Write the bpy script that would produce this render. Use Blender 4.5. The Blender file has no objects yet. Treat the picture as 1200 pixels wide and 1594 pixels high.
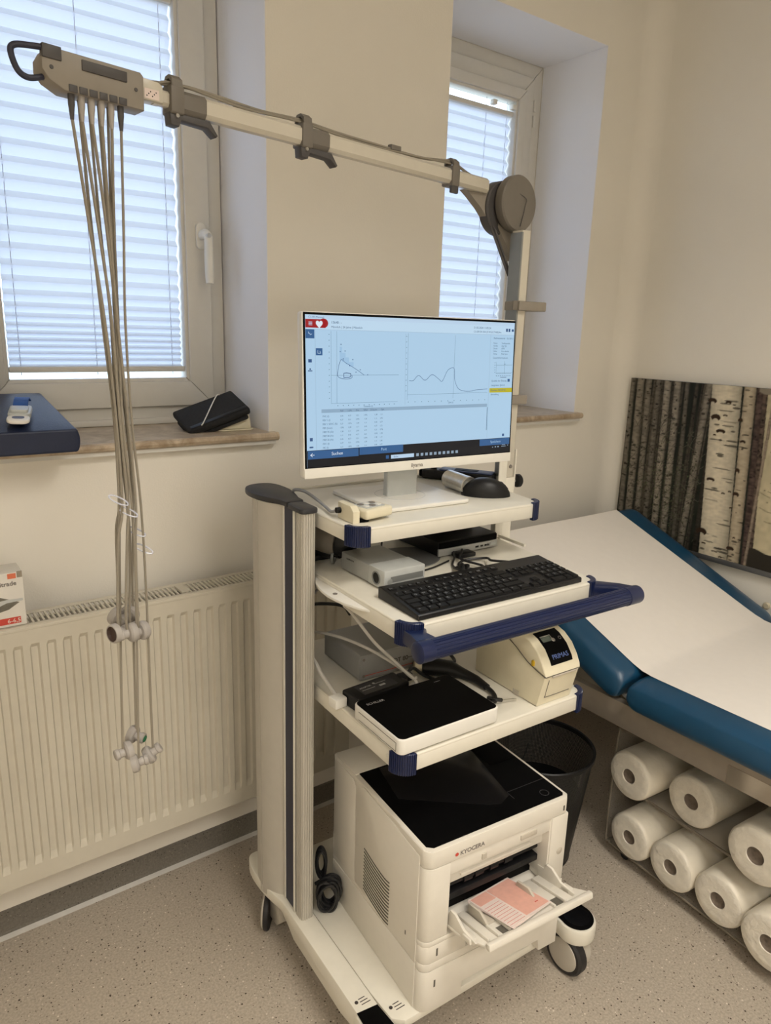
import bpy, bmesh, math, random
import numpy as np
from mathutils import Vector, Matrix

random.seed(7)
sc = bpy.context.scene
COL = sc.collection
PI = math.pi

# ------------------------------------------------------------------ camera
F_PX, PITCH, ROLL, YAW = 1119.07, 0.247382, 0.0310531, 0.641291
fwd = Vector((math.sin(YAW)*math.cos(PITCH), math.cos(YAW)*math.cos(PITCH), -math.sin(PITCH)))
rgt = Vector((math.cos(YAW), -math.sin(YAW), 0)); upv = rgt.cross(fwd)
r2 = rgt*math.cos(ROLL)+upv*math.sin(ROLL); u2 = -rgt*math.sin(ROLL)+upv*math.cos(ROLL)
cam = bpy.data.cameras.new('camera'); camo = bpy.data.objects.new('camera', cam); COL.objects.link(camo)
M = Matrix((r2, u2, -fwd)).transposed().to_4x4(); M.translation = Vector((0, 0, 1.5)); camo.matrix_world = M
cam.sensor_fit = 'VERTICAL'; cam.sensor_height = 24.0; cam.lens = F_PX/1594*24.0; cam.clip_start = .02
sc.camera = camo
# ------------------------------------------------------------------ world, exposure
sc.view_settings.view_transform = 'Standard'; sc.view_settings.look = 'None'; sc.view_settings.gamma = 1
sc.view_settings.use_curve_mapping = False
sc.view_settings.exposure = 0.0
w = bpy.data.worlds.new('world'); sc.world = w; w.use_nodes = True
nt = w.node_tree; bg = nt.nodes['Background']
tc = nt.nodes.new('ShaderNodeTexCoord'); sx = nt.nodes.new('ShaderNodeSeparateXYZ'); cr = nt.nodes.new('ShaderNodeValToRGB')
nt.links.new(tc.outputs['Generated'], sx.inputs[0]); nt.links.new(sx.outputs['Z'], cr.inputs[0]); nt.links.new(cr.outputs[0], bg.inputs[0])
e = cr.color_ramp.elements; e[0].position = .0; e[0].color = (.30, .34, .38, 1); e[1].position = .35; e[1].color = (.62, .74, 1, 1)
n_ = cr.color_ramp.elements.new(.03); n_.color = (.72, .82, 1, 1)
bg.inputs[1].default_value = 4.7
# ------------------------------------------------------------------ area lights
def area(name, loc, sx_, sy_, power, color, rot=(0, 0, 0), spread=180):
    l = bpy.data.lights.new(name, 'AREA'); l.shape = 'RECTANGLE'; l.size = sx_; l.size_y = sy_; l.energy = power; l.color = color; l.spread = math.radians(spread)
    o = bpy.data.objects.new(name, l); o.location = loc; o.rotation_euler = rot; COL.objects.link(o); return o
WARM = (1, .94, .86)
area('ceiling_lamp_light', (.95, -.15, 2.735), .55, .55, 15, WARM, spread=132)
area('ceiling_lamp_light', (.35, -1.25, 2.735), .55, .55, 27, WARM, spread=132)
area('ceiling_lamp_light', (-1.0, -.75, 2.735), .55, .55, 17, WARM, spread=140)  # added fill light, lifts the right wall and the wall under the sill

# ------------------------------------------------------------------ materials
def mat(name, col, rough=.5, metal=0, spec=.5, noise=0, nscale=40, bump=0, bscale=200, emit=None, estr=1, trans=0, alpha=1, sheen=0):
    m = bpy.data.materials.new(name); m.use_nodes = True; t = m.node_tree; b = t.nodes['Principled BSDF']
    b.inputs['Base Color'].default_value = (*col, 1); b.inputs['Roughness'].default_value = rough; b.inputs['Metallic'].default_value = metal
    b.inputs['Specular IOR Level'].default_value = spec
    if trans: b.inputs['Transmission Weight'].default_value = trans
    if alpha < 1: b.inputs['Alpha'].default_value = alpha
    tcn = t.nodes.new('ShaderNodeTexCoord')
    if noise:
        n = t.nodes.new('ShaderNodeTexNoise'); n.inputs['Scale'].default_value = nscale; n.inputs['Detail'].default_value = 4
        t.links.new(tcn.outputs['Object'], n.inputs['Vector'])
        mr = t.nodes.new('ShaderNodeMapRange'); mr.inputs[1].default_value = .3; mr.inputs[2].default_value = .7
        mr.inputs[3].default_value = 1-noise; mr.inputs[4].default_value = 1+noise
        t.links.new(n.outputs[0], mr.inputs[0])
        mx = t.nodes.new('ShaderNodeMix'); mx.data_type = 'RGBA'; mx.blend_type = 'MULTIPLY'; mx.inputs[0].default_value = 1
        mx.inputs[6].default_value = (*col, 1); t.links.new(mr.outputs[0], mx.inputs[7]); t.links.new(mx.outputs[2], b.inputs['Base Color'])
    if bump:
        n = t.nodes.new('ShaderNodeTexNoise'); n.inputs['Scale'].default_value = bscale; n.inputs['Detail'].default_value = 3
        t.links.new(tcn.outputs['Object'], n.inputs['Vector'])
        bp = t.nodes.new('ShaderNodeBump'); bp.inputs['Strength'].default_value = bump; bp.inputs['Distance'].default_value = .002
        t.links.new(n.outputs[0], bp.inputs['Height']); t.links.new(bp.outputs[0], b.inputs['Normal'])
    if emit:
        b.inputs['Emission Color'].default_value = (*emit, 1); b.inputs['Emission Strength'].default_value = estr
    return m

def srgb(r, g, b):
    f = lambda c: (c/255/12.92) if c/255 <= .04045 else ((c/255+.055)/1.055)**2.4
    return (f(r), f(g), f(b))

MT = {}
MT['wall'] = mat('wall_paint', (.85, .81, .73), .85, noise=.02, nscale=3, bump=.15, bscale=260)
MT['reveal'] = mat('daylit_reveal_paint', (.90, .90, .93), .85, bump=.1, bscale=260)  # paler and bluer than the wall: daylight put into the colour
MT['ceiling'] = mat('ceiling_paint', (.78, .75, .69), .9, noise=.02)
MT['upvc'] = mat('white_plastic_frame', (.70, .68, .63), .35, noise=.015)
MT['upvc_seam'] = mat('frame_seam', (.35, .33, .30), .6, noise=.02)
MT['white'] = mat('white_plastic', (.80, .78, .72), .35, noise=.015)
MT['cart'] = mat('cream_enamel', (.75, .715, .62), .4, noise=.02)
MT['alu'] = mat('cream_ribbed_aluminium', (.52, .49, .43), .38, .15, noise=.02)
MT['alu_line'] = mat('pale_edge_trim', (.76, .73, .64), .35, noise=.02)
MT['capdark'] = mat('charcoal_cap', (.028, .028, .032), .45, noise=.05)
MT['strip'] = mat('slate_blue_strip', (.030, .032, .055), .55, noise=.05)
MT['navy'] = mat('navy_plastic', (.006, .013, .058), .32, noise=.05)
MT['black'] = mat('black_plastic', (.007, .007, .008), .42, spec=.35, noise=.1)
MT['blackgloss'] = mat('glossy_black', (.004, .004, .005), .22, spec=.25, noise=.1)
MT['blackmatte'] = mat('matte_black_panel', (.0022, .0022, .0025), .5, spec=.06, noise=.1)
MT['key'] = mat('black_key', (.0045, .0045, .005), .5, spec=.25, noise=.1)
MT['legend'] = mat('pale_key_print', (.35, .36, .38), .6, noise=.05)
MT['rad'] = mat('radiator_enamel', (.58, .54, .45), .35, noise=.02)
MT['radin'] = mat('radiator_inner', (.40, .37, .31), .6, noise=.05)
MT['printer'] = mat('printer_cream', (.75, .71, .63), .45, noise=.015)
MT['printer_in'] = mat('printer_recess', (.55, .50, .42), .55, noise=.03)
MT['seam'] = mat('seam_shadow_gap', (.12, .11, .09), .8, noise=.03)
MT['taupe'] = mat('taupe_plastic', (.165, .148, .125), .5, noise=.03)
MT['taupe_l'] = mat('light_taupe_plastic', (.27, .24, .20), .45, noise=.03)
MT['taupe_d'] = mat('dark_taupe_plastic', (.07, .065, .065), .5, noise=.03)
MT['armtube'] = mat('cream_arm_enamel', (.60, .56, .47), .3, noise=.02)
MT['cable'] = mat('grey_beige_rubber', (.27, .24, .19), .5, noise=.03)
MT['cup'] = mat('grey_suction_plastic', (.40, .37, .34), .5, noise=.03)
MT['cupin'] = mat('brown_electrode_inside', (.08, .05, .04), .5, noise=.05)
MT['green'] = mat('green_marker', (.02, .20, .08), .5, noise=.05)
MT['clear'] = mat('clear_clip', (.75, .78, .92), .12, noise=.02, alpha=.55)
MT['blackcable'] = mat('black_cable', (.010, .010, .011), .45, noise=.05)
MT['whitecable'] = mat('white_cable', (.55, .53, .49), .45, noise=.05)
MT['greycable'] = mat('grey_cable', (.30, .30, .30), .45, noise=.05)
MT['steel'] = mat('brushed_steel', (.62, .61, .58), .28, 1, noise=.08, nscale=90)
MT['chrome'] = mat('chrome', (.62, .58, .53), .16, 1, noise=.03)
MT['rail'] = mat('grey_rail', (.40, .35, .29), .32, .45, noise=.04)
MT['bluevinyl'] = mat('petrol_blue_vinyl', (.008, .058, .125), .33, noise=.06, nscale=9, bump=.12, bscale=420)
MT['navyvinyl'] = mat('dark_navy_vinyl', (.009, .017, .050), .42, noise=.08, bump=.3, bscale=300)
MT['paper'] = mat('white_tissue_paper', (.80, .76, .71), .9, noise=.01, bump=.2, bscale=40)
MT['roll'] = mat('paper_roll', (.80, .74, .62), .38, noise=.04, nscale=14, bump=.9, bscale=38)
MT['rollface'] = mat('paper_roll_face', (.78, .73, .63), .35, noise=.07, nscale=40, bump=1.2, bscale=90)
MT['core'] = mat('cardboard_core', (.14, .11, .085), .6, noise=.35, nscale=60, bump=.6, bscale=120)
MT['film'] = mat('clear_wrap', (.9, .88, .84), .12, alpha=.16, noise=.02)
MT['acryl'] = mat('smoky_acrylic', (.40, .37, .33), .08, alpha=.22, noise=.02)
MT['acryl_edge'] = mat('acrylic_edge', (.22, .19, .15), .15, alpha=.85, noise=.03)
MT['greymetal'] = mat('grey_metal_case', (.31, .31, .30), .5, .15, noise=.03)
MT['greylid'] = mat('grey_case_lid', (.17, .175, .18), .5, .1, noise=.03)
MT['silver'] = mat('silver_plastic', (.44, .45, .44), .38, .3, noise=.03)
MT['silver_d'] = mat('dark_silver_plastic', (.25, .26, .255), .42, .3, noise=.03)
MT['silver_l'] = mat('light_grey_plastic', (.52, .54, .53), .4, .1, noise=.03)
MT['cream2'] = mat('ivory_plastic', (.75, .69, .52), .38, noise=.02)
MT['yellow'] = mat('yellow_tab', (.65, .42, .02), .45, noise=.05)
MT['lcd'] = mat('small_lcd', (.10, .12, .10), .25, noise=.05)
MT['bluegrey'] = mat('blue_grey_plastic', (.05, .07, .15), .4, noise=.05)
MT['printtext'] = mat('grey_print', (.20, .18, .16), .6, noise=.05)
MT['darktext'] = mat('dark_print', (.045, .035, .03), .6, noise=.05)
MT['bluetext'] = mat('blue_print', (.13, .20, .50), .6, noise=.05)
MT['lighttext'] = mat('light_print', (.45, .45, .45), .6, noise=.05)
MT['redprint'] = mat('red_print', (.55, .06, .04), .6, noise=.05)
MT['orange'] = mat('orange_print', (.75, .20, .10), .6, noise=.05)
MT['pink'] = mat('pink_form_print', (.78, .43, .35), .7, noise=.05, nscale=80)
MT['formpaper'] = mat('form_paper', (.80, .68, .63), .7, noise=.03, nscale=80)
MT['cloth'] = mat('black_cuff_fabric', (.014, .014, .015), .9, noise=.3, nscale=120, bump=1, bscale=700)
MT['cardboard'] = mat('printed_carton', (.74, .71, .65), .6, noise=.02)
MT['carton_in'] = mat('carton_brown_shadow', (.30, .26, .20), .6, noise=.02)
MT['glovepic'] = mat('printed_grey_picture', (.16, .15, .12), .6, noise=.3, nscale=40)
MT['tourn'] = mat('blue_strap', (.02, .09, .33), .7, noise=.1, bump=.5, bscale=900)
MT['beigedisc'] = mat('beige_disc', (.62, .55, .40), .5, noise=.05)
MT['fanblack'] = mat('black_wire_mesh', (.012, .012, .012), .45, .3, noise=.05)
MT['gap'] = mat('inner_black', (.004, .004, .004), .9, noise=.05)
MT['tyre'] = mat('dark_tyre', (.018, .016, .016), .6, noise=.1)
MT['hub'] = mat('wheel_hub_grey', (.50, .46, .39), .4, noise=.03)
MT['alframe'] = mat('picture_edge_grey', (.13, .13, .13), .45, .5, noise=.05)
MT['cove'] = None

def floor_material(name, base, dark, light, scale, amount=.5):
    m = bpy.data.materials.new(name); m.use_nodes = True; t = m.node_tree; b = t.nodes['Principled BSDF']; b.inputs['Roughness'].default_value = .42
    tcn = t.nodes.new('ShaderNodeTexCoord')
    cur = None
    n = t.nodes.new('ShaderNodeTexNoise'); n.inputs['Scale'].default_value = 190; n.inputs['Detail'].default_value = 3
    t.links.new(tcn.outputs['Object'], n.inputs['Vector'])
    r = t.nodes.new('ShaderNodeValToRGB'); r.color_ramp.elements[0].position = .36; r.color_ramp.elements[1].position = .66
    r.color_ramp.elements[0].color = (*[c*.84 for c in base], 1); r.color_ramp.elements[1].color = (*[c*1.12 for c in base], 1)
    t.links.new(n.outputs[0], r.inputs[0]); cur = r.outputs[0]
    for sc_, col, thr, thick in ((scale, dark, .10, .80), (scale*1.7, [c*1.6 for c in dark], .13, .72), (scale*1.25, light, .12, .80)):
        v = t.nodes.new('ShaderNodeTexVoronoi'); v.inputs['Scale'].default_value = sc_; v.inputs['Randomness'].default_value = 1
        t.links.new(tcn.outputs['Object'], v.inputs['Vector'])
        sep = t.nodes.new('ShaderNodeSeparateColor'); t.links.new(v.outputs['Color'], sep.inputs[0])
        pick = t.nodes.new('ShaderNodeMath'); pick.operation = 'GREATER_THAN'; pick.inputs[1].default_value = thick; t.links.new(sep.outputs[0], pick.inputs[0])
        sz = t.nodes.new('ShaderNodeMath'); sz.operation = 'MULTIPLY'; sz.inputs[1].default_value = thr*2.6; t.links.new(sep.outputs[1], sz.inputs[0])
        near = t.nodes.new('ShaderNodeMath'); near.operation = 'LESS_THAN'; t.links.new(v.outputs['Distance'], near.inputs[0]); t.links.new(sz.outputs[0], near.inputs[1])
        mul = t.nodes.new('ShaderNodeMath'); mul.operation = 'MULTIPLY'; t.links.new(pick.outputs[0], mul.inputs[0]); t.links.new(near.outputs[0], mul.inputs[1])
        mx = t.nodes.new('ShaderNodeMix'); mx.data_type = 'RGBA'; t.links.new(mul.outputs[0], mx.inputs[0]); t.links.new(cur, mx.inputs[6]); mx.inputs[7].default_value = (*col, 1)
        cur = mx.outputs[2]
    t.links.new(cur, b.inputs['Base Color'])
    return m
MT['floor'] = floor_material('speckled_vinyl_floor', (.455, .395, .32), (.05, .035, .022), (.70, .63, .54), 105)
MT['cove'] = floor_material('speckled_grey_cove', (.17, .155, .13), (.03, .025, .02), (.26, .24, .21), 120)

def stone_material():
    m = bpy.data.materials.new('polished_travertine'); m.use_nodes = True; t = m.node_tree; b = t.nodes['Principled BSDF']; b.inputs['Roughness'].default_value = .3
    tcn = t.nodes.new('ShaderNodeTexCoord'); n = t.nodes.new('ShaderNodeTexNoise'); n.inputs['Scale'].default_value = 12; n.inputs['Detail'].default_value = 9; n.inputs['Roughness'].default_value = .7
    n.inputs['Distortion'].default_value = 1.2
    t.links.new(tcn.outputs['Object'], n.inputs['Vector']); r = t.nodes.new('ShaderNodeValToRGB')
    r.color_ramp.elements[0].position = .32; r.color_ramp.elements[0].color = (.27, .19, .115, 1); r.color_ramp.elements[1].position = .62; r.color_ramp.elements[1].color = (.56, .46, .34, 1)
    t.links.new(n.outputs[0], r.inputs[0]); t.links.new(r.outputs[0], b.inputs['Base Color']); return m
MT['stone'] = stone_material()

def blind_material():
    m = bpy.data.materials.new('pleated_blind_fabric'); m.use_nodes = True; t = m.node_tree; t.nodes.remove(t.nodes['Principled BSDF']); out = t.nodes['Material Output']
    d = t.nodes.new('ShaderNodeBsdfDiffuse'); d.inputs[0].default_value = (.62, .63, .65, 1)
    tr = t.nodes.new('ShaderNodeBsdfTranslucent'); tr.inputs[0].default_value = (.74, .775, .87, 1)
    tcn = t.nodes.new('ShaderNodeTexCoord'); n = t.nodes.new('ShaderNodeTexNoise'); n.inputs['Scale'].default_value = 300; t.links.new(tcn.outputs['Object'], n.inputs['Vector'])
    mr = t.nodes.new('ShaderNodeMapRange'); mr.inputs[3].default_value = .36; mr.inputs[4].default_value = .42; t.links.new(n.outputs[0], mr.inputs[0])
    mx = t.nodes.new('ShaderNodeMixShader'); t.links.new(mr.outputs[0], mx.inputs[0]); t.links.new(d.outputs[0], mx.inputs[1]); t.links.new(tr.outputs[0], mx.inputs[2]); t.links.new(mx.outputs[0], out.inputs[0])
    return m
MT['blind'] = blind_material()
def glass_material():
    m = bpy.data.materials.new('window_glass'); m.use_nodes = True; t = m.node_tree; t.nodes.remove(t.nodes['Principled BSDF']); out = t.nodes['Material Output']
    a = t.nodes.new('ShaderNodeBsdfTransparent'); a.inputs[0].default_value = (.95, .98, .97, 1); g = t.nodes.new('ShaderNodeBsdfGlossy'); g.inputs['Roughness'].default_value = .02
    lw_ = t.nodes.new('ShaderNodeLayerWeight'); lw_.inputs[0].default_value = .5; f = t.nodes.new('ShaderNodeMath'); f.operation = 'POWER'; f.inputs[1].default_value = 5; t.links.new(lw_.outputs['Facing'], f.inputs[0])
    mx = t.nodes.new('ShaderNodeMixShader'); t.links.new(f.outputs[0], mx.inputs[0]); t.links.new(a.outputs[0], mx.inputs[1]); t.links.new(g.outputs[0], mx.inputs[2]); t.links.new(mx.outputs[0], out.inputs[0])
    return m
MT['glass'] = glass_material()
def emis(name, col, s=1.0):
    m = bpy.data.materials.new(name); m.use_nodes = True; t = m.node_tree; b = t.nodes['Principled BSDF']
    b.inputs['Base Color'].default_value = (.01, .01, .01, 1); b.inputs['Roughness'].default_value = .3; b.inputs['Specular IOR Level'].default_value = .2
    b.inputs['Emission Color'].default_value = (*col, 1); b.inputs['Emission Strength'].default_value = s
    return m
MT['lamp'] = emis('lamp_diffuser', (1, .92, .76), 4)

# ------------------------------------------------------------------ mesh builder
def frames(pts):
    n = len(pts); T = []
    for i in range(n):
        a = pts[max(i-1, 0)]; b = pts[min(i+1, n-1)]; d = (b-a); T.append(d.normalized() if d.length > 1e-9 else Vector((0, 0, 1)))
    u = Vector((0, 0, 1)) if abs(T[0].z) < .9 else Vector((1, 0, 0))
    out = []
    u = (u-T[0]*u.dot(T[0])).normalized()
    for i in range(n):
        u = (u-T[i]*u.dot(T[i]))
        u = u.normalized() if u.length > 1e-6 else out[-1][0]
        out.append((u, T[i].cross(u)))
    return out
def spline(P, k=8):
    P = [Vector(p) for p in P]
    if len(P) < 3: return P
    Q = [P[0]*2-P[1]]+P+[P[-1]*2-P[-2]]; out = []
    for i in range(1, len(Q)-2):
        for j in range(k):
            t = j/k; a, b, c, d = Q[i-1], Q[i], Q[i+1], Q[i+2]
            out.append(.5*((2*b)+(c-a)*t+(2*a-5*b+4*c-d)*t*t+(3*b-a-3*c+d)*t**3))
    out.append(P[-1]); return out
def rrect2(x0, x1, y0, y1, r, n=5):
    r = min(r, (x1-x0)/2-1e-5, (y1-y0)/2-1e-5); o = []
    for cx, cy, a0 in ((x1-r, y1-r, 0), (x0+r, y1-r, PI/2), (x0+r, y0+r, PI), (x1-r, y0+r, 1.5*PI)):
        for i in range(n+1):
            a = a0+PI/2*i/n; o.append((cx+r*math.cos(a), cy+r*math.sin(a)))
    return o
def ribbed(outline, pitch=.004, depth=.0012, where=lambda p: True):
    P = [Vector(p) for p in outline]; P.append(P[0]); L = [0]
    for a, b in zip(P, P[1:]): L.append(L[-1]+(b-a).length)
    n = int(L[-1]/pitch); c = sum(P[:-1], Vector((0, 0)))/(len(P)-1); out = []
    def at(s):
        s %= L[-1]
        for i in range(len(L)-1):
            if L[i+1] >= s:
                a, b = P[i], P[i+1]; t = (s-L[i])/max(L[i+1]-L[i], 1e-9); d = (b-a).normalized(); return a.lerp(b, t), Vector((d.y, -d.x))
    for k in range(n):
        for fr, off in ((0, 0), (.55, 0), (.65, depth), (.9, depth)):
            p, nn = at((k+fr)*L[-1]/n); out.append(tuple(p-nn*(off if where(p) else 0)))
    return out
class MB:
    def __init__(s): s.b = bmesh.new()
    def _faces(s, vs, fs):
        V = [s.b.verts.new(v) for v in vs]
        for f in fs:
            try: s.b.faces.new([V[i] for i in f])
            except ValueError: pass
        return V
    def box(s, x0, x1, y0, y1, z0, z1, bev=0, seg=2, rot=None):
        t = bmesh.new(); bmesh.ops.create_cube(t, size=1)
        for v in t.verts: v.co = Vector(((x0+x1)/2+v.co.x*(x1-x0), (y0+y1)/2+v.co.y*(y1-y0), (z0+z1)/2+v.co.z*(z1-z0)))
        if bev: bmesh.ops.bevel(t, geom=list(t.edges), offset=bev, segments=seg, affect='EDGES', profile=.5)
        if rot:
            c, M_ = rot; c = Vector(c)
            for v in t.verts: v.co = c+M_ @ (v.co-c)
        s.merge(t); return s
    def merge(s, t):
        me = bpy.data.meshes.new('tmp'); t.to_mesh(me); t.free(); s.b.from_mesh(me); bpy.data.meshes.remove(me); return s
    def prism(s, poly, a, b, axis='z', bev=0, seg=2, top=True, bot=True):
        """extrude a 2D outline; axis x: poly=(y,z); axis y: poly=(x,z); axis z: poly=(x,y)"""
        def P(p, h): return {'x': (h, p[0], p[1]), 'y': (p[0], h, p[1]), 'z': (p[0], p[1], h)}[axis]
        n = len(poly); t = bmesh.new()
        A = [t.verts.new(P(p, a)) for p in poly]; B = [t.verts.new(P(p, b)) for p in poly]
        for i in range(n): t.faces.new((A[i], A[(i+1) % n], B[(i+1) % n], B[i]))
        eb = []
        if bot: f = t.faces.new(A[::-1]); eb += list(f.edges)
        if top: f = t.faces.new(B); eb += list(f.edges)
        bmesh.ops.recalc_face_normals(t, faces=t.faces)
        if bev: bmesh.ops.bevel(t, geom=eb, offset=bev, segments=seg, affect='EDGES', profile=.5)
        s.merge(t); return s
    def rr(s, x0, x1, y0, y1, z0, z1, r, axis='z', bev=0, n=5, seg=2):
        if axis == 'z': return s.prism(rrect2(x0, x1, y0, y1, r, n), z0, z1, 'z', bev, seg)
        if axis == 'y': return s.prism(rrect2(x0, x1, z0, z1, r, n), y0, y1, 'y', bev, seg)
        return s.prism(rrect2(y0, y1, z0, z1, r, n), x0, x1, 'x', bev, seg)
    def cyl(s, p0, p1, r0, r1=None, n=20, caps=True, bev=0):
        p0, p1 = Vector(p0), Vector(p1); r1 = r0 if r1 is None else r1
        return s.loft([p0, p1], [r0, r1], n, caps)
    def loft(s, P, R, n=16, caps=True, sq=1.0):
        P = [Vector(p) for p in P]; fr = frames(P) if len(P) > 1 else None; rings = []
        # keep one frame when collinear
        for p, r, (u, v) in zip(P, R, fr):
            rings.append([s.b.verts.new(p+(u*math.cos(2*PI*i/n)+v*math.sin(2*PI*i/n)*sq)*r) for i in range(n)])
        for A, B in zip(rings, rings[1:]):
            for i in range(n): s.b.faces.new((A[i], A[(i+1) % n], B[(i+1) % n], B[i]))
        if caps:
            s.b.faces.new(rings[0][::-1]); s.b.faces.new(rings[-1])
        return s
    def tube(s, P, r, n=8, k=8, smooth=True):
        P = spline(P, k) if smooth else [Vector(p) for p in P]
        return s.loft(P, [r]*len(P), n)
    def lathe(s, prof, o, axis=(0, 0, 1), n=28):
        """profile of (radius, height) along axis from o"""
        o = Vector(o); ax = Vector(axis).normalized(); P = [o+ax*h for _, h in prof]
        u = Vector((0, 0, 1)) if abs(ax.z) < .9 else Vector((1, 0, 0)); u = (u-ax*u.dot(ax)).normalized(); v = ax.cross(u); rings = []
        for (r, h), p in zip(prof, P):
            if r < 1e-6: rings.append([s.b.verts.new(p)])
            else: rings.append([s.b.verts.new(p+(u*math.cos(2*PI*i/n)+v*math.sin(2*PI*i/n))*r) for i in range(n)])
        for A, B in zip(rings, rings[1:]):
            if len(A) == 1 and len(B) == 1: continue
            for i in range(n):
                if len(A) == 1: s.b.faces.new((A[0], B[(i+1) % n], B[i]))
                elif len(B) == 1: s.b.faces.new((A[i], A[(i+1) % n], B[0]))
                else: s.b.faces.new((A[i], A[(i+1) % n], B[(i+1) % n], B[i]))
        return s
    def quad(s, a, b, c, d): s._faces([a, b, c, d], [(0, 1, 2, 3)]); return s
    def grid(s, fn, nu, nv, closeu=False):
        V = [[s.b.verts.new(fn(i/nu, j/nv)) for j in range(nv+1)] for i in range(nu+1)]
        for i in range(nu):
            for j in range(nv): s.b.faces.new((V[i][j], V[i+1][j], V[i+1][j+1], V[i][j+1]))
        return s
    def text(s, body, size, o, ux, uy, align='LEFT', ext=.00015, bold=0):
        cu = bpy.data.curves.new('t', 'FONT'); cu.body = body; cu.size = size; cu.align_x = align; cu.extrude = ext; cu.resolution_u = 3; cu.offset = bold
        ob = bpy.data.objects.new('t', cu); me = bpy.data.meshes.new_from_object(ob)
        ux, uy = Vector(ux).normalized(), Vector(uy).normalized(); uz = ux.cross(uy); M_ = Matrix((ux, uy, uz)).transposed().to_4x4(); M_.translation = Vector(o)+uz*ext
        me.transform(M_); s.b.from_mesh(me); bpy.data.meshes.remove(me); bpy.data.objects.remove(ob); bpy.data.curves.remove(cu); return s
    def xform(s, M_):
        for v in s.b.verts: v.co = M_ @ v.co
        return s

class T:
    """one thing: an Empty at o (coordinates of a frame turned by base) that parents its parts"""
    def __init__(s, name, label=None, cat=None, o=(0, 0, 0), base=0, yaw=0, group=None, local=False, kind=None):
        s.o = Vector(o); s.local = local
        s.e = bpy.data.objects.new(name, None); COL.objects.link(s.e)
        s.e.empty_display_size = .05
        s.e.location = Matrix.Rotation(base, 3, 'Z') @ s.o; s.e.rotation_euler = (0, 0, base+yaw)
        if label: s.e['label'] = label
        if cat: s.e['category'] = cat
        if group: s.e['group'] = group
        if kind: s.e['kind'] = kind
    def part(s, name, mb, m, parent=None, label=None, smooth=35, kind=None, shift=None):
        me = bpy.data.meshes.new(name)
        off = Vector((0, 0, 0)) if s.local else s.o
        bmesh.ops.recalc_face_normals(mb.b, faces=mb.b.faces)
        for v in mb.b.verts: v.co -= off
        mb.b.to_mesh(me); mb.b.free(); fin(me, smooth)
        me.materials.append(MT[m] if isinstance(m, str) else m)
        ob = bpy.data.objects.new(name, me); COL.objects.link(ob); ob.parent = parent or s.e
        if label: ob['label'] = label
        if kind: ob['kind'] = kind
        return ob
def fin(me, smooth=35):
    if smooth:
        me.polygons.foreach_set('use_smooth', [True]*len(me.polygons)); me.set_sharp_from_angle(angle=math.radians(smooth))
def struct(name, mb, m, smooth=0, parent=None):
    me = bpy.data.meshes.new(name); bmesh.ops.recalc_face_normals(mb.b, faces=mb.b.faces); mb.b.to_mesh(me); mb.b.free(); fin(me, smooth)
    me.materials.append(MT[m] if isinstance(m, str) else m)
    ob = bpy.data.objects.new(name, me); COL.objects.link(ob)
    if parent: ob.parent = parent
    else: ob['kind'] = 'structure'
    return ob
def solo(name, label, cat, mb, m, o, base=0, group=None, smooth=35):
    """a thing that is one mesh"""
    o = Vector(o); me = bpy.data.meshes.new(name); bmesh.ops.recalc_face_normals(mb.b, faces=mb.b.faces)
    for v in mb.b.verts: v.co -= o
    mb.b.to_mesh(me); mb.b.free(); fin(me, smooth); me.materials.append(MT[m])
    ob = bpy.data.objects.new(name, me); COL.objects.link(ob); ob.location = Matrix.Rotation(base, 3, 'Z') @ o; ob.rotation_euler = (0, 0, base)
    ob['label'] = label; ob['category'] = cat
    if group: ob['group'] = group
    return ob
RX = lambda a: Matrix.Rotation(a, 3, 'X')
RY = lambda a: Matrix.Rotation(a, 3, 'Y')
RZ = lambda a: Matrix.Rotation(a, 3, 'Z')

# ================================================================== SETTING
YW, XR, XL, YF, ZC = 1.745, 2.42, -1.7, -1.9, 2.75
struct('floor', MB().box(XL-.1, XR+.1, YF-.1, YW+.1, -.1, 0), 'floor')
struct('ceiling', MB().box(XL-.1, XR+.1, YF-.1, YW+.1, ZC, ZC+.1), 'ceiling')
W1, W2, ZS, ZT = (.20, .902), (1.483, 2.165), 1.205, 2.437
mb = MB(); xs = [XL, W1[0], W1[1], W2[0], W2[1], XR+.1]
for i in range(5):
    if i in (1, 3):
        mb.box(xs[i], xs[i+1], YW, YW+.34, 0, ZS); mb.box(xs[i], xs[i+1], YW, YW+.34, ZT, ZC)
    else: mb.box(xs[i], xs[i+1], YW, YW+.34, 0, ZC)
struct('wall_back', mb, 'wall')
# rounded plaster corner + right wall
mb = MB().box(XR, XR+.1, YF, YW, 0, ZC)
R = .07
mb.prism([(XR, YW), (XR, YW-R)]+[(XR-R+R*math.cos(a), YW-R+R*math.sin(a)) for a in [PI/2*i/8 for i in range(1, 8)]]+[(XR-R, YW)], 0, ZC, 'z')
struct('wall_right', mb, 'wall', smooth=40)
struct('wall_left', MB().box(XL-.1, XL, YF, YW, 0, ZC), 'wall')
struct('wall_front', MB().box(XL, XR, YF-.1, YF, 0, ZC), 'wall')
# coved grey skirting with pale sealant line
mb = MB().prism([(YW, 0), (YW-.012, .0), (YW-.009, .012), (YW-.005, .065), (YW, .068)], XL, XR, 'x'); bb = struct('baseboard_back', mb, 'cove')
struct('sealant_line', MB().prism([(YW-.012, 0), (YW-.024, 0), (YW-.012, .006)], XL, XR, 'x'), 'whitecable', parent=bb)
struct('baseboard_right', MB().prism([(XR, 0), (XR-.012, 0), (XR-.009, .012), (XR-.005, .065), (XR, .068)], YF, YW-.08, 'y'), 'cove')

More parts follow.
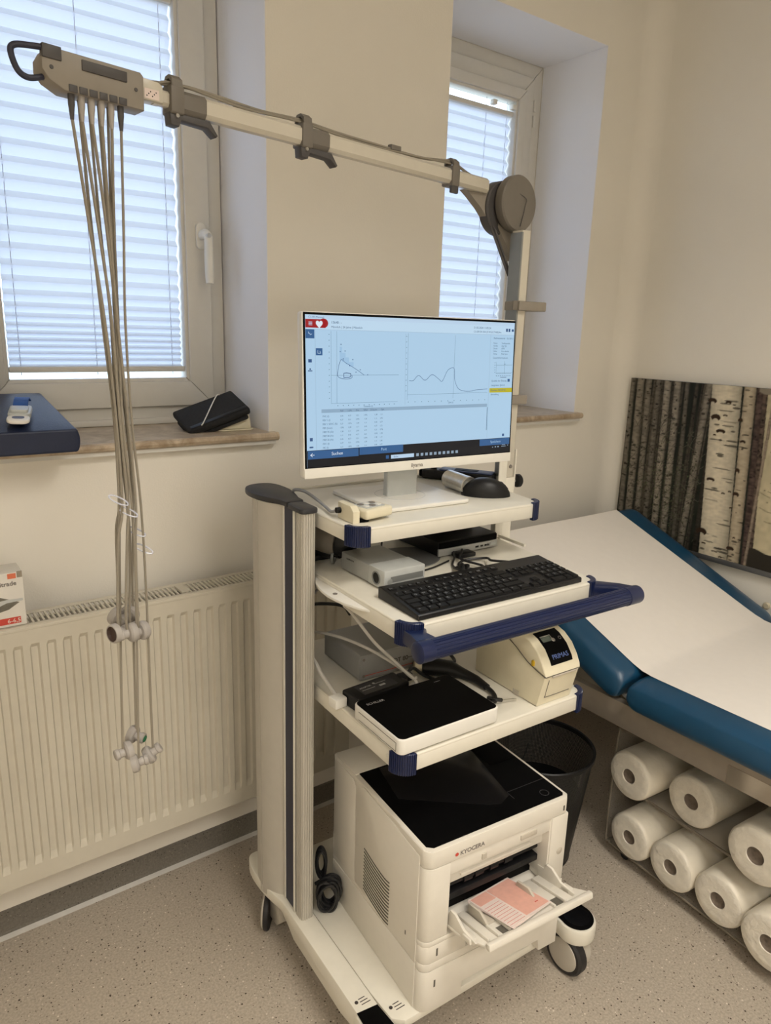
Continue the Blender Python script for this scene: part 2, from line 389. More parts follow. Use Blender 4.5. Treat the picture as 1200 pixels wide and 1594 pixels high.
def ring(mb, x0, x1, z0, z1, wd, y0, y1, gap=.0004, bev=.003):
    """four mitred bars"""
    O = [(x0, z0), (x1, z0), (x1, z1), (x0, z1)]; I = [(x0+wd, z0+wd), (x1-wd, z0+wd), (x1-wd, z1-wd), (x0+wd, z1-wd)]
    for i in range(4):
        j = (i+1) % 4; q = [Vector(O[i]), Vector(O[j]), Vector(I[j]), Vector(I[i])]
        d = (q[1]-q[0]).normalized()*gap
        q[0] += d; q[1] -= d; q[2] -= d; q[3] += d
        mb.prism([tuple(p) for p in q], y0, y1, 'y', bev=bev, seg=2)
    return mb
YG = YW+.27
def window(idx, x0, x1, m, zt, mz, fo=.042, sw=.068):
    e = T('window_%d' % idx, o=((x0+x1)/2, YG, 1.225), kind='structure')
    q_ = .0015
    rl = MB().box(x0, x0+q_, YW+.001, YG+.01, 1.2255, zt).box(x1-q_, x1, YW+.001, YG+.01, 1.2255, zt).box(x0, x1, YW+.001, YG+.01, zt-q_, zt)
    e.part('daylit_reveal_lining', rl, 'reveal')  # thin boards added to carry the daylight-tinted colour
    # plaster strip between reveal and frame
    if m > .02:
        e.part('frame_cover_strip', ring(MB(), x0, x1, 1.225, zt, m+.005, YG+.012, YG+.06), 'upvc')
    fx0, fx1, fz0, fz1 = x0+m, x1-m, 1.225, zt-mz
    e.part('outer_frame', ring(MB(), fx0, fx1, fz0, fz1, .065, YG, YG+.07), 'upvc')
    s0, s1, sz0, sz1 = fx0+fo, fx1-fo, fz0+.05, fz1-.05
    sash = e.part('sash', ring(MB(), s0, s1, sz0, sz1, sw, YG-.014, YG+.05), 'upvc')
    e.part('glazing_bead', ring(MB(), s0+sw-.002, s1-sw+.002, sz0+sw-.002, sz1-sw+.002, .012, YG-.006, YG+.04, bev=.004), 'upvc', parent=sash)
    e.part('sash_gasket', ring(MB(), s0-.0015, s1+.0015, sz0-.0015, sz1+.0015, .01, YG-.003, YG+.002, bev=0), 'upvc_seam', parent=sash)
    g = (s0+sw+.002, s1-sw-.002, sz0+sw+.002, sz1-sw-.002)
    e.part('pane', MB().box(g[0], g[1], YG+.042, YG+.046, g[2], g[3]), 'glass')
    e.part('lower_profile', MB().box(fx0, fx1, YG-.012, YG+.01, 1.226, 1.243, .002), 'upvc')
    sl = MB(); sl.box(x0+.0005, x1-.0005, YW-.0005, YG+.02, 1.205, 1.2255)
    sl.prism([(YW-.0005, 1.205), (YW-.0005, 1.2255), (YW-.026, 1.2255), (YW-.031, 1.222), (YW-.033, 1.215), (YW-.031, 1.209), (YW-.026, 1.205)], x0-.014, x1+.014, 'x')
    e.part('window_sill', sl, 'stone', smooth=30)
    e.part('sill_bed', MB().box(x0-.008, x1+.008, YW-.022, YW, 1.195, 1.205), 'upvc')
    return e, (s0+sw+.012, s1-sw-.010, sz0+sw+.012, sz1-sw-.010)
w1, g1 = window(1, W1[0], W1[1], .004, ZT, .002)
w2, g2 = window(2, W2[0], W2[1], .052, ZT, .048, .048, .034)
# handle on the left window
hx, hz = .828, 1.735
h = w1.part('window_handle', MB().rr(hx-.014, hx+.014, YG-.024, YG-.013, hz-.035, hz+.035, .013, 'y', bev=.003), 'white')
w1.part('lever', MB().loft(spline([(hx, YG-.02, hz+.002), (hx, YG-.05, hz+.004), (hx+.004, YG-.062, hz-.006), (hx+.004, YG-.062, hz-.05), (hx+.003, YG-.066, hz-.125)], 5),
      [.013]*10+[.0135, .0135, .0135, .0135, .0135, .014, .014, .014, .014, .0135, .012], 12, sq=.75), 'white', parent=h)
w1.part('lock_cylinder', MB().lathe([(0, .012), (.006, .012), (.0065, .009), (.0065, 0)], (hx+.001, YG-.064, hz-.002), (0, -1, 0), 18), 'steel', parent=h)
for zz in (2.25, 2.30):
    w2.part('hinge', MB().cyl((2.118, YG-.002, zz-.018), (2.118, YG-.002, zz+.018), .004, n=10), 'upvc')
# curtain-side daylight behind: nothing else outside

def blind(g, label, cords):
    x0, x1, z0, z1 = g
    zb = 1.372; t = T('pleated_blind', label, 'blind', o=((x0+x1)/2, YG+.01, zb))
    z = zb+.012; prof = [(YG+.014, z)]; k = 0; zz = [z]
    n = 0
    while z < z1-.052:
        pitch = .0165+min(1, max(0, (z-1.45)/.16))*.0225
        z += pitch*.40; prof.append((YG+.014+.013, z)); z += pitch*.60; prof.append((YG+.014, z))
    P = prof; f = MB()
    V = [[f.b.verts.new((x, y, zz_)) for (y, zz_) in P] for x in (x0+.004, x1-.004)]
    for i in range(len(P)-1): f.b.faces.new((V[0][i], V[1][i], V[1][i+1], V[0][i+1]))
    t.part('pleated_fabric', f, 'blind', smooth=0)
    t.part('bottom_rail', MB().box(x0, x1, YG+.005, YG+.028, zb-.003, zb+.012, .003), 'upvc')
    t.part('top_rail', MB().box(x0, x1, YG+.005, YG+.03, z-.002, z+.014, .003), 'upvc')
    for c in cords: t.part('cord', MB().cyl((c, YG+.019, zb-.01), (c, YG+.019, z1+.005), .0009, n=6), 'blind')
    return t, z
b1, zt1 = blind(g1, 'white pleated blind with thin cords in the left window', (g1[0]+.03, (g1[0]+g1[1])/2-.01, g1[1]-.03))
b2, zt2 = blind(g2, 'white pleated blind in the narrow right window behind the monitor', (g2[1]-.12, g2[1]-.02))
for c in (g2[1]-.10, g2[1]-.005):
    b2.part('tension_bracket', MB().box(c-.012, c+.008, YG-.008, YG+.012, zt2+.018, zt2+.034, .003), 'white')
# ceiling lamps (outside the frame), the third added to brighten the right wall
for i, (x, y) in enumerate(((.95, -.15), (.35, -1.25), (-1.0, -.75))):
    t = T('ceiling_light', ['square ceiling light panel above the cart', 'square ceiling light panel behind the viewer', 'added square fill light panel near the left wall'][i], 'lamp', o=(x, y, ZC), group='ceiling light panels')
    t.part('housing', MB().box(x-.31, x+.31, y-.31, y+.31, ZC-.008, ZC), 'white')
    t.part('diffuser', MB().box(x-.28, x+.28, y-.28, y+.28, ZC-.011, ZC-.008), 'lamp')

# ================================================================== RADIATOR
t = T('radiator', 'long cream panel radiator under the left window', 'radiator', o=(.25, 1.66, .235))
rx0, rx1, ry, rz0, rz1 = -.85, 1.08, 1.595, .235, .862
mb = MB(); pitch = .0333; X = [rx0]; zrow = [rz0, .278, .296, .812, .822, rz1-.006]
cols = [(rx0, 0)]; x = rx0+.03
while x+pitch < rx1-.01:
    cols += [(x, 0), (x+.0035, 1), (x+.0165, 1), (x+.020, 0)]; x += pitch
cols.append((rx1, 0))
V = [[mb.b.verts.new((cx, ry+(.0065 if (d and j in (2, 3)) else 0), z)) for j, z in enumerate(zrow)] for cx, d in cols]
for i in range(len(cols)-1):
    for j in range(len(zrow)-1): mb.b.faces.new((V[i][j], V[i+1][j], V[i+1][j+1], V[i][j+1]))
mb.box(rx0, rx1, ry+.0005, ry+.012, rz0, rz0+.004); mb.box(rx0, rx1, ry-.001, ry+.014, rz1-.008, rz1, .002)
t.part('front_panel', mb, 'rad', smooth=0)
t.part('back_panel', MB().box(rx0, rx1, 1.69, 1.70, rz0, rz1-.02), 'rad')
t.part('convector_fins', MB().box(rx0+.03, rx1-.03, 1.62, 1.672, rz0+.03, rz1-.05), 'radin')
for xx in (rx0, rx1-.002): t.part('side_panel', MB().box(xx, xx+.002, ry+.002, 1.70, rz0, rz1), 'rad')
g = t.part('top_grille', MB().box(rx0, rx1, ry, ry+.014, rz1-.001, rz1+.003, .001).box(rx0, rx1, 1.668, 1.684, rz1-.001, rz1+.003, .001), 'rad')
bar = None; k = 0; x = rx0+.02
while x < rx1-.02:
    if bar is None:
        bm_ = MB().prism([(-.0026, 0), (.0018, 0), (.0026, .003), (-.0018, .003)], -.028, .028, 'y'); me = bpy.data.meshes.new('grille_bar'); bm_.b.to_mesh(me); bm_.b.free(); me.materials.append(MT['rad']); bar = me
    ob = bpy.data.objects.new('grille_bar', bar); ob.parent = g; ob.location = Vector((x, 1.641, rz1-.001))-t.o; COL.objects.link(ob); x += .0108
t.part('grille_clip', MB().box(.594, .614, 1.616, 1.668, rz1+.001, rz1+.004), 'rad', parent=g)
t.part('wall_bracket', MB().box(.1, .13, 1.70, YW-.001, .4, .8), 'rad'); t.part('wall_bracket', MB().box(.8, .83, 1.70, YW-.001, .4, .8), 'rad')

# ================================================================== GLOVE BOX on the radiator
t = T('glove_box', 'white glove carton with red size band standing on the radiator', 'box', o=(.19, 1.625, .866))
t.part('carton', MB().box(.125, .247, 1.605, 1.672, .866, .985, .001), 'cardboard')
t.part('size_band', MB().box(.125, .236, 1.6042, 1.605, .872, .886), 'redprint')
t.part('size_text', MB().text('6-6,5', .0125, (.210, 1.6040, .8748), (1, 0, 0), (0, 0, 1)), 'cardboard')
t.part('name_print', MB().text('vitrade', .0135, (.196, 1.6048, .957), (1, 0, 0), (0, 0, 1), bold=.0003), 'printtext')
t.part('corner_print', MB().box(.218, .234, 1.6042, 1.605, .972, .983), 'orange')
t.part('corner_notch', MB().box(.236, .246, 1.604, 1.606, .973, .986), 'carton_in')
mb = MB().prism([(.125, .902), (.190, .900), (.215, .905), (.236, .918), (.205, .932), (.19, .938), (.125, .935)], 1.6042, 1.605, 'y'); t.part('hand_picture', mb, 'glovepic')
mb = MB().prism([(.125, .905), (.165, .906), (.19, .912), (.212, .920), (.243, .921), (.243, .926), (.212, .927), (.19, .925), (.16, .93), (.125, .93)], 1.6035, 1.6042, 'y'); t.part('glove_picture', mb, 'silver_l')

# ================================================================== CUSHION + TOURNIQUET
t = T('wedge_cushion', 'thick dark blue vinyl wedge cushion on the left window sill', 'cushion', o=(.2, 1.78, 1.2262))
mb = MB()
def cush(u, v):
    return None
t_ = bmesh.new(); bmesh.ops.create_cube(t_, size=1); bmesh.ops.subdivide_edges(t_, edges=list(t_.edges), cuts=9, use_grid_fill=True)
for v in t_.verts:
    a, b_, c = v.co.x+.5, v.co.y+.5, v.co.z+.5
    x = .03+a*.352; y = 1.622+b_*.335; hh = .050+.048*b_
    puff = .010*math.sin(PI*min(1, max(0, a)))**.6*math.sin(PI*b_)**.6
    z = 1.2262+c*hh+(puff if c > .5 else 0)*(c-.5)*2
    x += .0 if 0 < a < 1 else (.006*(4*c*(1-c)))*(1 if a >= 1 else -1)
    v.co = Vector((x, y, z))
bmesh.ops.bevel(t_, geom=[e_ for e_ in t_.edges if e_.calc_face_angle(0) > 1.0], offset=.005, segments=3, affect='EDGES', profile=.5)
mb.merge(t_); t.part('cover', mb, 'navyvinyl', smooth=50)
t = T('tourniquet', 'blue tourniquet strap with white clip buckle lying on the navy cushion', 'tourniquet', o=(.27, 1.72, 1.2925))
m3 = Matrix.Translation((.288, 1.700, 1.3005)) @ Matrix.Rotation(.14, 4, 'X') @ Matrix.Rotation(-.25, 4, 'Z') @ Matrix.Scale(1.15, 4)
b_ = MB().rr(-.019, .019, -.036, .036, 0, .012, .012, bev=.003); b_.rr(-.015, .015, -.030, .004, .011, .018, .006, bev=.002); t.part('buckle', b_.xform(m3), 'silver_l')
b_ = MB().rr(-.019, .019, -.070, -.030, .001, .009, .014, bev=.003); t.part('buckle_tongue', b_.xform(m3), 'white')
b_ = MB().rr(-.010, .010, -.058, -.042, .0088, .0096, .006); t.part('buckle_slot', b_.xform(m3), 'bluegrey')
b_ = MB().prism([(-.03, .0), (-.015, .012), (.0, .019), (.02, .021), (.05, .018), (.085, .004), (.085, .002), (.05, .015), (.02, .018), (.0, .016), (-.015, .009), (-.03, -.002)], -.0125, .0125, 'x'); t.part('strap', b_.xform(m3 @ Matrix.Translation((0, .02, 0))), 'tourn')

# ================================================================== BLOOD PRESSURE CUFF + STAND
t = T('wedge_stand', 'cream plastic wedge holder at right end of the left window sill', 'holder', o=(.83, 1.85, 1.2262))
b_ = MB().rr(.775, .885, 1.79, 1.90, 1.2262, 1.229, .02); t.part('base_plate', b_, 'cream2')
b_ = MB().prism([(.785, 1.229), (.876, 1.229), (.874, 1.25), (.868, 1.272), (.855, 1.281)], 1.80, 1.885, 'y', bev=.003); t.part('wedge_body', b_, 'cream2')
t = T('pressure_cuff', 'folded black fabric cuff with white wire clasp leaning on the cream holder', 'cuff', o=(.79, 1.83, 1.2262))
m3 = Matrix.Translation((.782, 1.840, 1.262)) @ Matrix.Rotation(-.36, 4, 'Y') @ Matrix.Rotation(.30, 4, 'X') @ Matrix.Rotation(-.10, 4, 'Z')
b_ = MB().box(-.088, .088, -.058, .066, -.002, .018, .007, 3); t.part('folded_cloth', b_.xform(m3), 'cloth')
b_ = MB().box(-.086, .080, -.055, .05, -.016, -.004, .005, 3); t.part('lower_fold', b_.xform(m3), 'cloth')
b_ = MB().box(-.078, .083, -.053, -.040, .0178, .0195, .001); t.part('binding', b_.xform(m3), 'black')
b_ = MB().tube([(-.045, -.054, .002), (-.050, -.052, .018), (-.04, -.045, .021), (.035, .05, .021), (.05, .06, .018), (.048, .062, .004)], .0016, 8); t.part('wire_clasp', b_.xform(m3), 'white')

# ================================================================== CART (frame turned by CY)
CY = -.04625
def cart_thing(name, label, cat, o, **k): return T(name, label, cat, o=o, base=CY, **k)
c = cart_thing('medical_cart', 'cream and navy medical equipment cart on twin wheels in the middle', 'cart', (.93, 1.2, 0))
# column
fr = rrect2(.645, .678, 1.250, 1.286, .010, 4); c.part('front_profile', MB().prism(ribbed(fr, .0056, .0017), .15, 1.136), 'alu', smooth=0)
rear = [(.66+.040*math.cos(a)*(1 if math.sin(a) > -.2 else 1), 1.425+.083*math.sin(a)) for a in [2*PI*i/48 for i in range(48)]]
rear = []
for i in range(49):  # left bulged side from front to back, then closed back to front
    a = i/48; rear.append((.652-.035*math.sin(PI*min(1, a*1.15))**.7-.0*a, 1.345+.165*a))
rear = [(x_, y_) for x_, y_ in rear][::1]+[(.668, 1.512), (.690, 1.505), (.700, 1.485), (.702, 1.44), (.694, 1.40), (.684, 1.345)]
c.part('rear_profile', MB().prism(ribbed(rear[::-1], .0062, .0018, lambda p: p[1] > 1.405), .13, 1.136), 'alu', smooth=0)
c.part('blue_strip', MB().box(.6475, .676, 1.285, 1.344, .15, 1.137), 'strip')
c.part('edge_trim', MB().box(.6430, .650, 1.2855, 1.2905, .15, 1.136, .001).box(.6450, .652, 1.3365, 1.3430, .15, 1.136, .001), 'alu_line')
cap1 = rrect2(.641, .682, 1.246, 1.318, .012, 5)
c.part('front_cap', MB().prism(cap1, 1.136, 1.147, bev=.003), 'capdark')
cap2 = [tuple(p[:2]) for p in spline([(.644, 1.319, 0), (.682, 1.319, 0), (.688, 1.35, 0), (.698, 1.385, 0), (.707, 1.43, 0), (.706, 1.475, 0), (.697, 1.503, 0), (.675, 1.516, 0), (.648, 1.513, 0), (.627, 1.495, 0), (.615, 1.46, 0), (.615, 1.42, 0), (.628, 1.375, 0), (.640, 1.345, 0), (.644, 1.322, 0)], 4)[4:]]+[(.644, 1.319)]
c.part('rear_cap', MB().prism(cap2, 1.136, 1.148, bev=.003), 'capdark')
# base legs
def leg(f0, f1, sgn):
    b_ = MB()
    out = [(.958, .105), (.958, .150), (1.30, .150), (1.45, .149), (1.50, .145), (1.50, .120), (1.38, .120), (1.33, .116), (1.30, .105), (1.27, .088), (1.05, .086)]
    b_.prism(out, f0, f1, 'x', bev=.004); return b_
c.part('base_leg', leg(.633, .682, 1), 'cart'); c.part('base_leg', leg(1.165, 1.215, 1), 'cart')
c.part('column_skirt', MB().prism([tuple(p[:2]) for p in spline([(.634, 1.30, 0), (.631, 1.34, 0), (.623, 1.38, 0), (.617, 1.42, 0), (.616, 1.47, 0), (.623, 1.505, 0), (.64, 1.525, 0), (.69, 1.52, 0), (.71, 1.49, 0), (.71, 1.40, 0), (.70, 1.32, 0)], 4)], .120, .1495, bev=.003), 'cart')
c.part('base_plate', MB().prism([(.6875, 1.02), (.692, .945), (.715, .925), (1.145, .925), (1.163, .945), (1.163, 1.48), (.6865, 1.48)], .118, .1385, bev=.003), 'cart')
b_ = MB(); 
for fx, dx in ((.645, 1.004), (.705, .965)):
    b_.cyl((fx, dx, .1385 if fx > .68 else .150), (fx, dx, .1392 if fx > .68 else .1507), .004, n=10)
    for k in range(3): b_.box(fx+.007, fx+.022+.003*k, dx-.001-.007*(k-.6), dx+.0007-.007*(k-.6), .1385 if fx > .68 else .150, .1390 if fx > .68 else .1505)
c.part('load_marking', b_, 'darktext')
# casters
def caster(f0, d0, ang, back=.10, rp=.040):
    def drop(r, ex=0): return [(f0+r*math.sin(a), d0-r*math.cos(a)) for a in [-PI/2-.25+(PI+.5)*i/18 for i in range(19)]]+[(f0+.75*rp+ex, d0+back-.005), (f0-.85*rp-ex, d0+back)]
    ca = c.part('caster', MB().prism(drop(rp+.006, .004), .105, .1475, bev=.006), 'cart')
    c.part('top_pad', MB().prism(drop(rp), .1475, .1515, bev=.0015), 'blackmatte', parent=ca)
    c.part('pad_recess', MB().lathe([(0, 0), (rp*.78, 0), (rp*.78, .0008), (rp*.72, .0012), (0, .0012)], (f0, d0, .1512)), 'blackgloss', parent=ca)
    ax = Vector((-math.cos(ang), -math.sin(ang), 0)); cc = Vector((f0-.012, d0+.006, .054))
    c.part('tyre', MB().lathe([(.036, .020), (.049, .021), (.054, .015), (.054, -.004), (.049, -.008), (0, -.008)], cc, ax, 40), 'tyre', parent=ca)
    c.part('wheel_cover', MB().lathe([(0, .0240), (.036, .0235), (.0405, .022), (.0425, .018), (.0425, .010)], cc, ax, 40), 'hub', parent=ca)
    c.part('fork', MB().lathe([(.030, -.008), (.044, -.009), (.047, -.020), (.043, -.034), (0, -.036)], cc, ax, 32).cyl((f0, d0, .05), (f0, d0, .105), .030, n=20), 'hub', parent=ca)
caster(1.212, .918, .05); caster(.658, .903, .05, .080, .029)
# rear left wheel with pale fender
ca = c.part('caster', MB().prism([(1.375, .1195), (1.372, .045), (1.385, .030), (1.42, .028), (1.455, .04), (1.47, .1195)], .643, .680, 'x', bev=.004), 'hub')
wa = Vector((.82, -.57, 0))
c.part('tyre', MB().lathe([(0, -.006), (.048, -.006), (.050, -.003), (.050, .003), (.048, .006), (0, .006)], Vector((.639, 1.425, .051)), wa, 32), 'tyre', parent=ca)
c.part('wheel_cover', MB().lathe([(0, -.014), (.040, -.013), (.045, -.010), (.046, -.0062), (0, -.0062)], Vector((.639, 1.425, .051)), wa, 32), 'hub', parent=ca)
ca = c.part('caster', MB().prism([(1.175, 1.39), (1.23, 1.39), (1.23, 1.49), (1.18, 1.49)], .06, .11, bev=.006), 'hub')
c.part('tyre', MB().lathe([(.0, -.02), (.05, -.020), (.052, 0), (.05, .020), (.0, .02)], (1.205, 1.445, .052), (1, .2, 0), 32), 'tyre', parent=ca)

def shelf(name, d0, d1, zt, th, f0=.690, f1=1.192, f1b=1.235, label=None):
    poly = [(f0, d0+.03), (f0+.009, d0+.009), (f0+.03, d0), (f1-.03, d0), (f1-.009, d0+.009), (f1, d0+.03), (f1b, d1), (f0, d1)]
    s = c.part(name, MB().prism(poly, zt-th, zt-.004, bev=.002).prism([(p[0], p[1]) for p in poly], zt-.008, zt, bev=.0035, seg=3), 'cart')
    for side in (0, 1):
        cx, cy_ = (f0+.033, d0+.033) if not side else (f1-.033, d0+.033); A0 = PI if not side else 1.5*PI
        ro, ri = .0375, .026; N = 13; pts = []
        for i in range(N+1):
            a = A0+PI/2*i/N
            for q, rr_ in ((0, ro), (.5, ro), (.62, ro-.0016), (.88, ro-.0016)):
                if i == N and q > 0: break
                aa = a+PI/2/N*q; pts.append((cx+rr_*math.cos(aa), cy_+rr_*math.sin(aa)))
        inner = [(cx+ri*math.cos(A0+PI/2*i/6), cy_+ri*math.sin(A0+PI/2*i/6)) for i in range(6, -1, -1)]
        c.part('corner_cap', MB().prism(pts+inner, zt-th-.006, zt+.003, bev=.0012, seg=1), 'navy', parent=s)
    return s
sh1 = shelf('top_shelf', 1.120, 1.485, 1.131, .033)
sh2 = shelf('keyboard_shelf', .940, 1.475, .999, .036)
sh3 = shelf('lower_shelf', .943, 1.485, .738, .036)
c.part('rear_lip', MB().box(.695, 1.23, 1.478, 1.485, 1.131, 1.137, .001), 'cart', parent=sh1)
c.part('side_lip', MB().prism([(1.222, 1.20), (1.228, 1.20), (1.24, 1.475), (1.232, 1.475)], .999, 1.006), 'cart', parent=sh2)
c.part('screw_plug', MB().lathe([(0, .0), (.006, .0), (.007, .0015), (.007, .004)], (.6885, .985, .72), (1, 0, 0), 16), 'alu_line', parent=sh3)
# handle bar
hz_, hd = .973, .893
hb = c.part('push_handle', MB().prism(ribbed([(hd+.0185*math.cos(a), hz_+.0185*math.sin(a)) for a in [2*PI*i/40 for i in range(40)]], .0058, .0011), .705, 1.215, 'x'), 'navy', smooth=0)
for a, b in ((.676, .706), (1.214, 1.256)):
    c.part('end_cap', MB().lathe([(0, 0), (.015, .0), (.0195, .003), (.0195, b-a-.003), (.019, b-a), (0, b-a)], (a, hd, hz_), (1, 0, 0), 28), 'navy', parent=hb)
c.part('handle_bracket', MB().prism([(.680, hd), (.690, .93), (.692, .972), (.735, .945), (.722, .925), (.725, hd)], .962, .990, bev=.004), 'navy', parent=hb)
c.part('handle_bracket', MB().prism([(1.252, hd), (1.235, .925), (1.19, .975), (1.165, .950), (1.175, .936), (1.205, .915), (1.215, hd)], .962, .992, bev=.004), 'navy', parent=hb)
# crescent side bracket on the keyboard shelf
cr_ = [(.689, 1.275)]+[(.6885-.030*math.sin(PI*i/14)**.8, 1.275-.215*i/14) for i in range(1, 14)]+[(.689, 1.06)]
c.part('side_rail_holder', MB().prism(cr_, .984, .990, bev=.0015), 'white')
c.part('rail_screw', MB().lathe([(0, 0), (.005, 0), (.005, .001), (0, .0015)], (.674, 1.165, .990), n=12), 'printtext')
# rear post
c.part('rear_post', MB().rr(1.236, 1.272, 1.300, 1.340, .14, 1.15, .004, bev=.001), 'cart')
c.part('post_mount', MB().rr(1.214, 1.240, 1.296, 1.300, .998, 1.20, .003, bev=.001), 'cart')

# ================================================================== ECG ELECTRODE ARM
a = cart_thing('electrode_arm', 'cream jointed boom arm with taupe elbow disc and cable clamps above cart', 'arm', (1.255, 1.32, 1.151))
a.part('upright_pole', MB().rr(1.240, 1.268, 1.302, 1.338, 1.151, 1.735, .004, bev=.001), 'armtube')
a.part('pole_groove', MB().box(1.2365, 1.2415, 1.300, 1.338, 1.155, 1.73), 'silver_d')
a.part('mount_plate', MB().box(1.272, 1.276, 1.302, 1.338, 1.08, 1.22, .001), 'cart')
a.part('screw', MB().lathe([(0, .003), (.004, .003), (.005, 0)], (1.256, 1.302, 1.178), (0, -1, 0), 12), 'printtext')
kn = a.part('clamp_knob', MB().lathe([(0, 0), (.014, 0), (.017, .003), (.017, .012), (.013, .016), (0, .017)], (1.292, 1.318, 1.135), (1, -.15, 0), 22), 'black')
a.part('knob_screw', MB().cyl((1.274, 1.32, 1.135), (1.294, 1.318, 1.135), .003, n=8), 'steel', parent=kn)
P0 = Vector((1.23, 1.372)); dA = Vector((.989, .147)); 
def ap(s_, off, z): # along the arm (negative = towards the electrodes), sideways offset (negative = towards viewer), height
    return Vector((P0.x+dA.x*s_-dA.y*off, P0.y+dA.y*s_+dA.x*off, z))
angA = math.atan2(dA.y, dA.x)
def arm_local(mb, s_, z): # build around origin with x along arm
    return mb.xform(Matrix.Translation(ap(s_, 0, z)) @ Matrix.Rotation(angA, 4, 'Z'))
def armz(s_): return 1.826+(-s_)*.020
tilt = Matrix.Rotation(math.atan(.020), 4, 'Y')
def along(mb, s_): return mb.xform(Matrix.Translation(ap(s_, 0, armz(s_))) @ Matrix.Rotation(angA, 4, 'Z') @ tilt)
octo = [(-.0125, -.009), (-.0125, .010), (-.007, .0155), (.007, .0155), (.0125, .010), (.0125, -.009), (.007, -.0155), (-.007, -.0155)]
a.part('boom_tube', along(MB().prism(octo, -.72, .01, 'x', bev=.001), -.07), 'armtube')
a.part('inner_tube', along(MB().prism([(p[0]*.72, p[1]*.72) for p in octo], -.86, -.72, 'x'), -.0), 'armtube')
def clampset(s_, sleeve, lever, mir=1):
    cl = a.part('cable_clamp', along(MB().rr(-.011, .011, -.0165, .0165, -.020, .021, .004, 'x', bev=.001), s_), 'taupe')
    if sleeve: a.part('sleeve', along(MB().prism([(p[0]*1.12, p[1]*1.1) for p in octo], .005, .052, 'x', bev=.001), s_), 'taupe', parent=cl)
    hook = MB().prism([(-.016, .018), (-.014, .030), (-.004, .037), (.008, .036), (.014, .028), (.014, .018), (.010, .018), (.010, .026), (.004, .031), (-.004, .031), (-.010, .026), (-.011, .018)], -.009, .009, 'x')
    a.part('hook', along(hook, s_), 'taupe', parent=cl)
    if lever:
        a.part('lever', along(MB().prism([(-.012, -.018), (-.010, -.036), (.004, -.037), (.008, -.027), (.055, -.029), (.070, -.040), (.073, -.037), (.058, -.018)], -.012, .010, 'y', bev=.0015), s_), 'taupe_d', parent=cl)
        a.part('rivet', along(MB().lathe([(0, .003), (.003, .003), (.004, 0)], (.0, -.012, -.022), (0, -1, 0), 10), s_), 'steel', parent=cl)
    else:
        a.part('lug', along(MB().box(-.010, .012, -.014, -.006, -.034, -.018, .002), s_), 'taupe_d', parent=cl)
clampset(-.825, True, True); clampset(-.572, True, True); clampset(-.175, False, False)
# elbow
def fd(v): return Vector(v)
NA = Vector((-dA.y, dA.x, 0)); NV = -NA
def pivot(f_, z, r, t0, t1, m, nm, par=None, dome=0):
    o = Vector((f_, 1.372, z))+NV*t0
    return a.part(nm, MB().lathe([(0, 0), (r*.97, 0), (r, .003), (r, t1-t0-.005), (r*.95, t1-t0-.001), (0, t1-t0+dome)], o, NV, 48), m, parent=par)
ed = pivot(1.252, 1.797, .0625, .012, .038, 'taupe', 'elbow_disc', dome=.002)
pivot(1.232, 1.787, .060, -.020, .010, 'taupe_d', 'rear_disc', par=ed)
b_ = MB().tube([Vector((1.252-.045, 1.372, 1.797+.030))+NV*.0382, Vector((1.252+.012, 1.372, 1.797+.014))+NV*.0396, Vector((1.252+.014, 1.372, 1.797-.004))+NV*.0396, Vector((1.252+.004, 1.372, 1.797-.05))+NV*.0382], .0008, 6)
a.part('disc_seam', b_, 'taupe_d', parent=ed)
b_ = MB()
def gus(pts, t0, t1):
    V0 = [b_.b.verts.new(Vector((p[0], 1.372, p[1]))+NV*t0) for p in pts]; V1 = [b_.b.verts.new(Vector((p[0], 1.372, p[1]))+NV*t1) for p in pts]; n = len(pts)
    for i in range(n): b_.b.faces.new((V0[i], V0[(i+1) % n], V1[(i+1) % n], V1[i]))
    b_.b.faces.new(V0); b_.b.faces.new(V1[::-1])
gus([(1.112, 1.815), (1.20, 1.820), (1.22, 1.80), (1.19, 1.75), (1.16, 1.78), (1.13, 1.803)], -.010, .010)
gus([(1.20, 1.76), (1.235, 1.74), (1.285, 1.74), (1.283, 1.70), (1.268, 1.672), (1.24, 1.71)], -.010, .012)
a.part('elbow_gusset', b_, 'taupe_l', parent=ed)
for dz in (0, .012): a.part('strut_rod', MB().cyl((1.195+dz*.8, 1.362, 1.742), (1.245+dz*.6, 1.345, 1.635), .003, n=8), 'taupe_d', parent=ed)
# clips on the pole
for zz, w_ in ((1.566, .07), (1.345, .03)):
    a.part('pole_clip', MB().box(1.235, 1.235+w_+.02, 1.290, 1.342, zz-.011, zz+.011, .003), 'taupe_l')
a.part('pole_clip', MB().box(1.218, 1.234, 1.293, 1.297, 1.555, 1.577, .002), 'taupe')
a.part('pole_cable', MB().tube([(1.285, 1.335, 1.56), (1.292, 1.335, 1.50), (1.288, 1.335, 1.44), (1.280, 1.335, 1.38), (1.276, 1.335, 1.30), (1.279, 1.335, 1.20)], .0022, 6), 'cable')
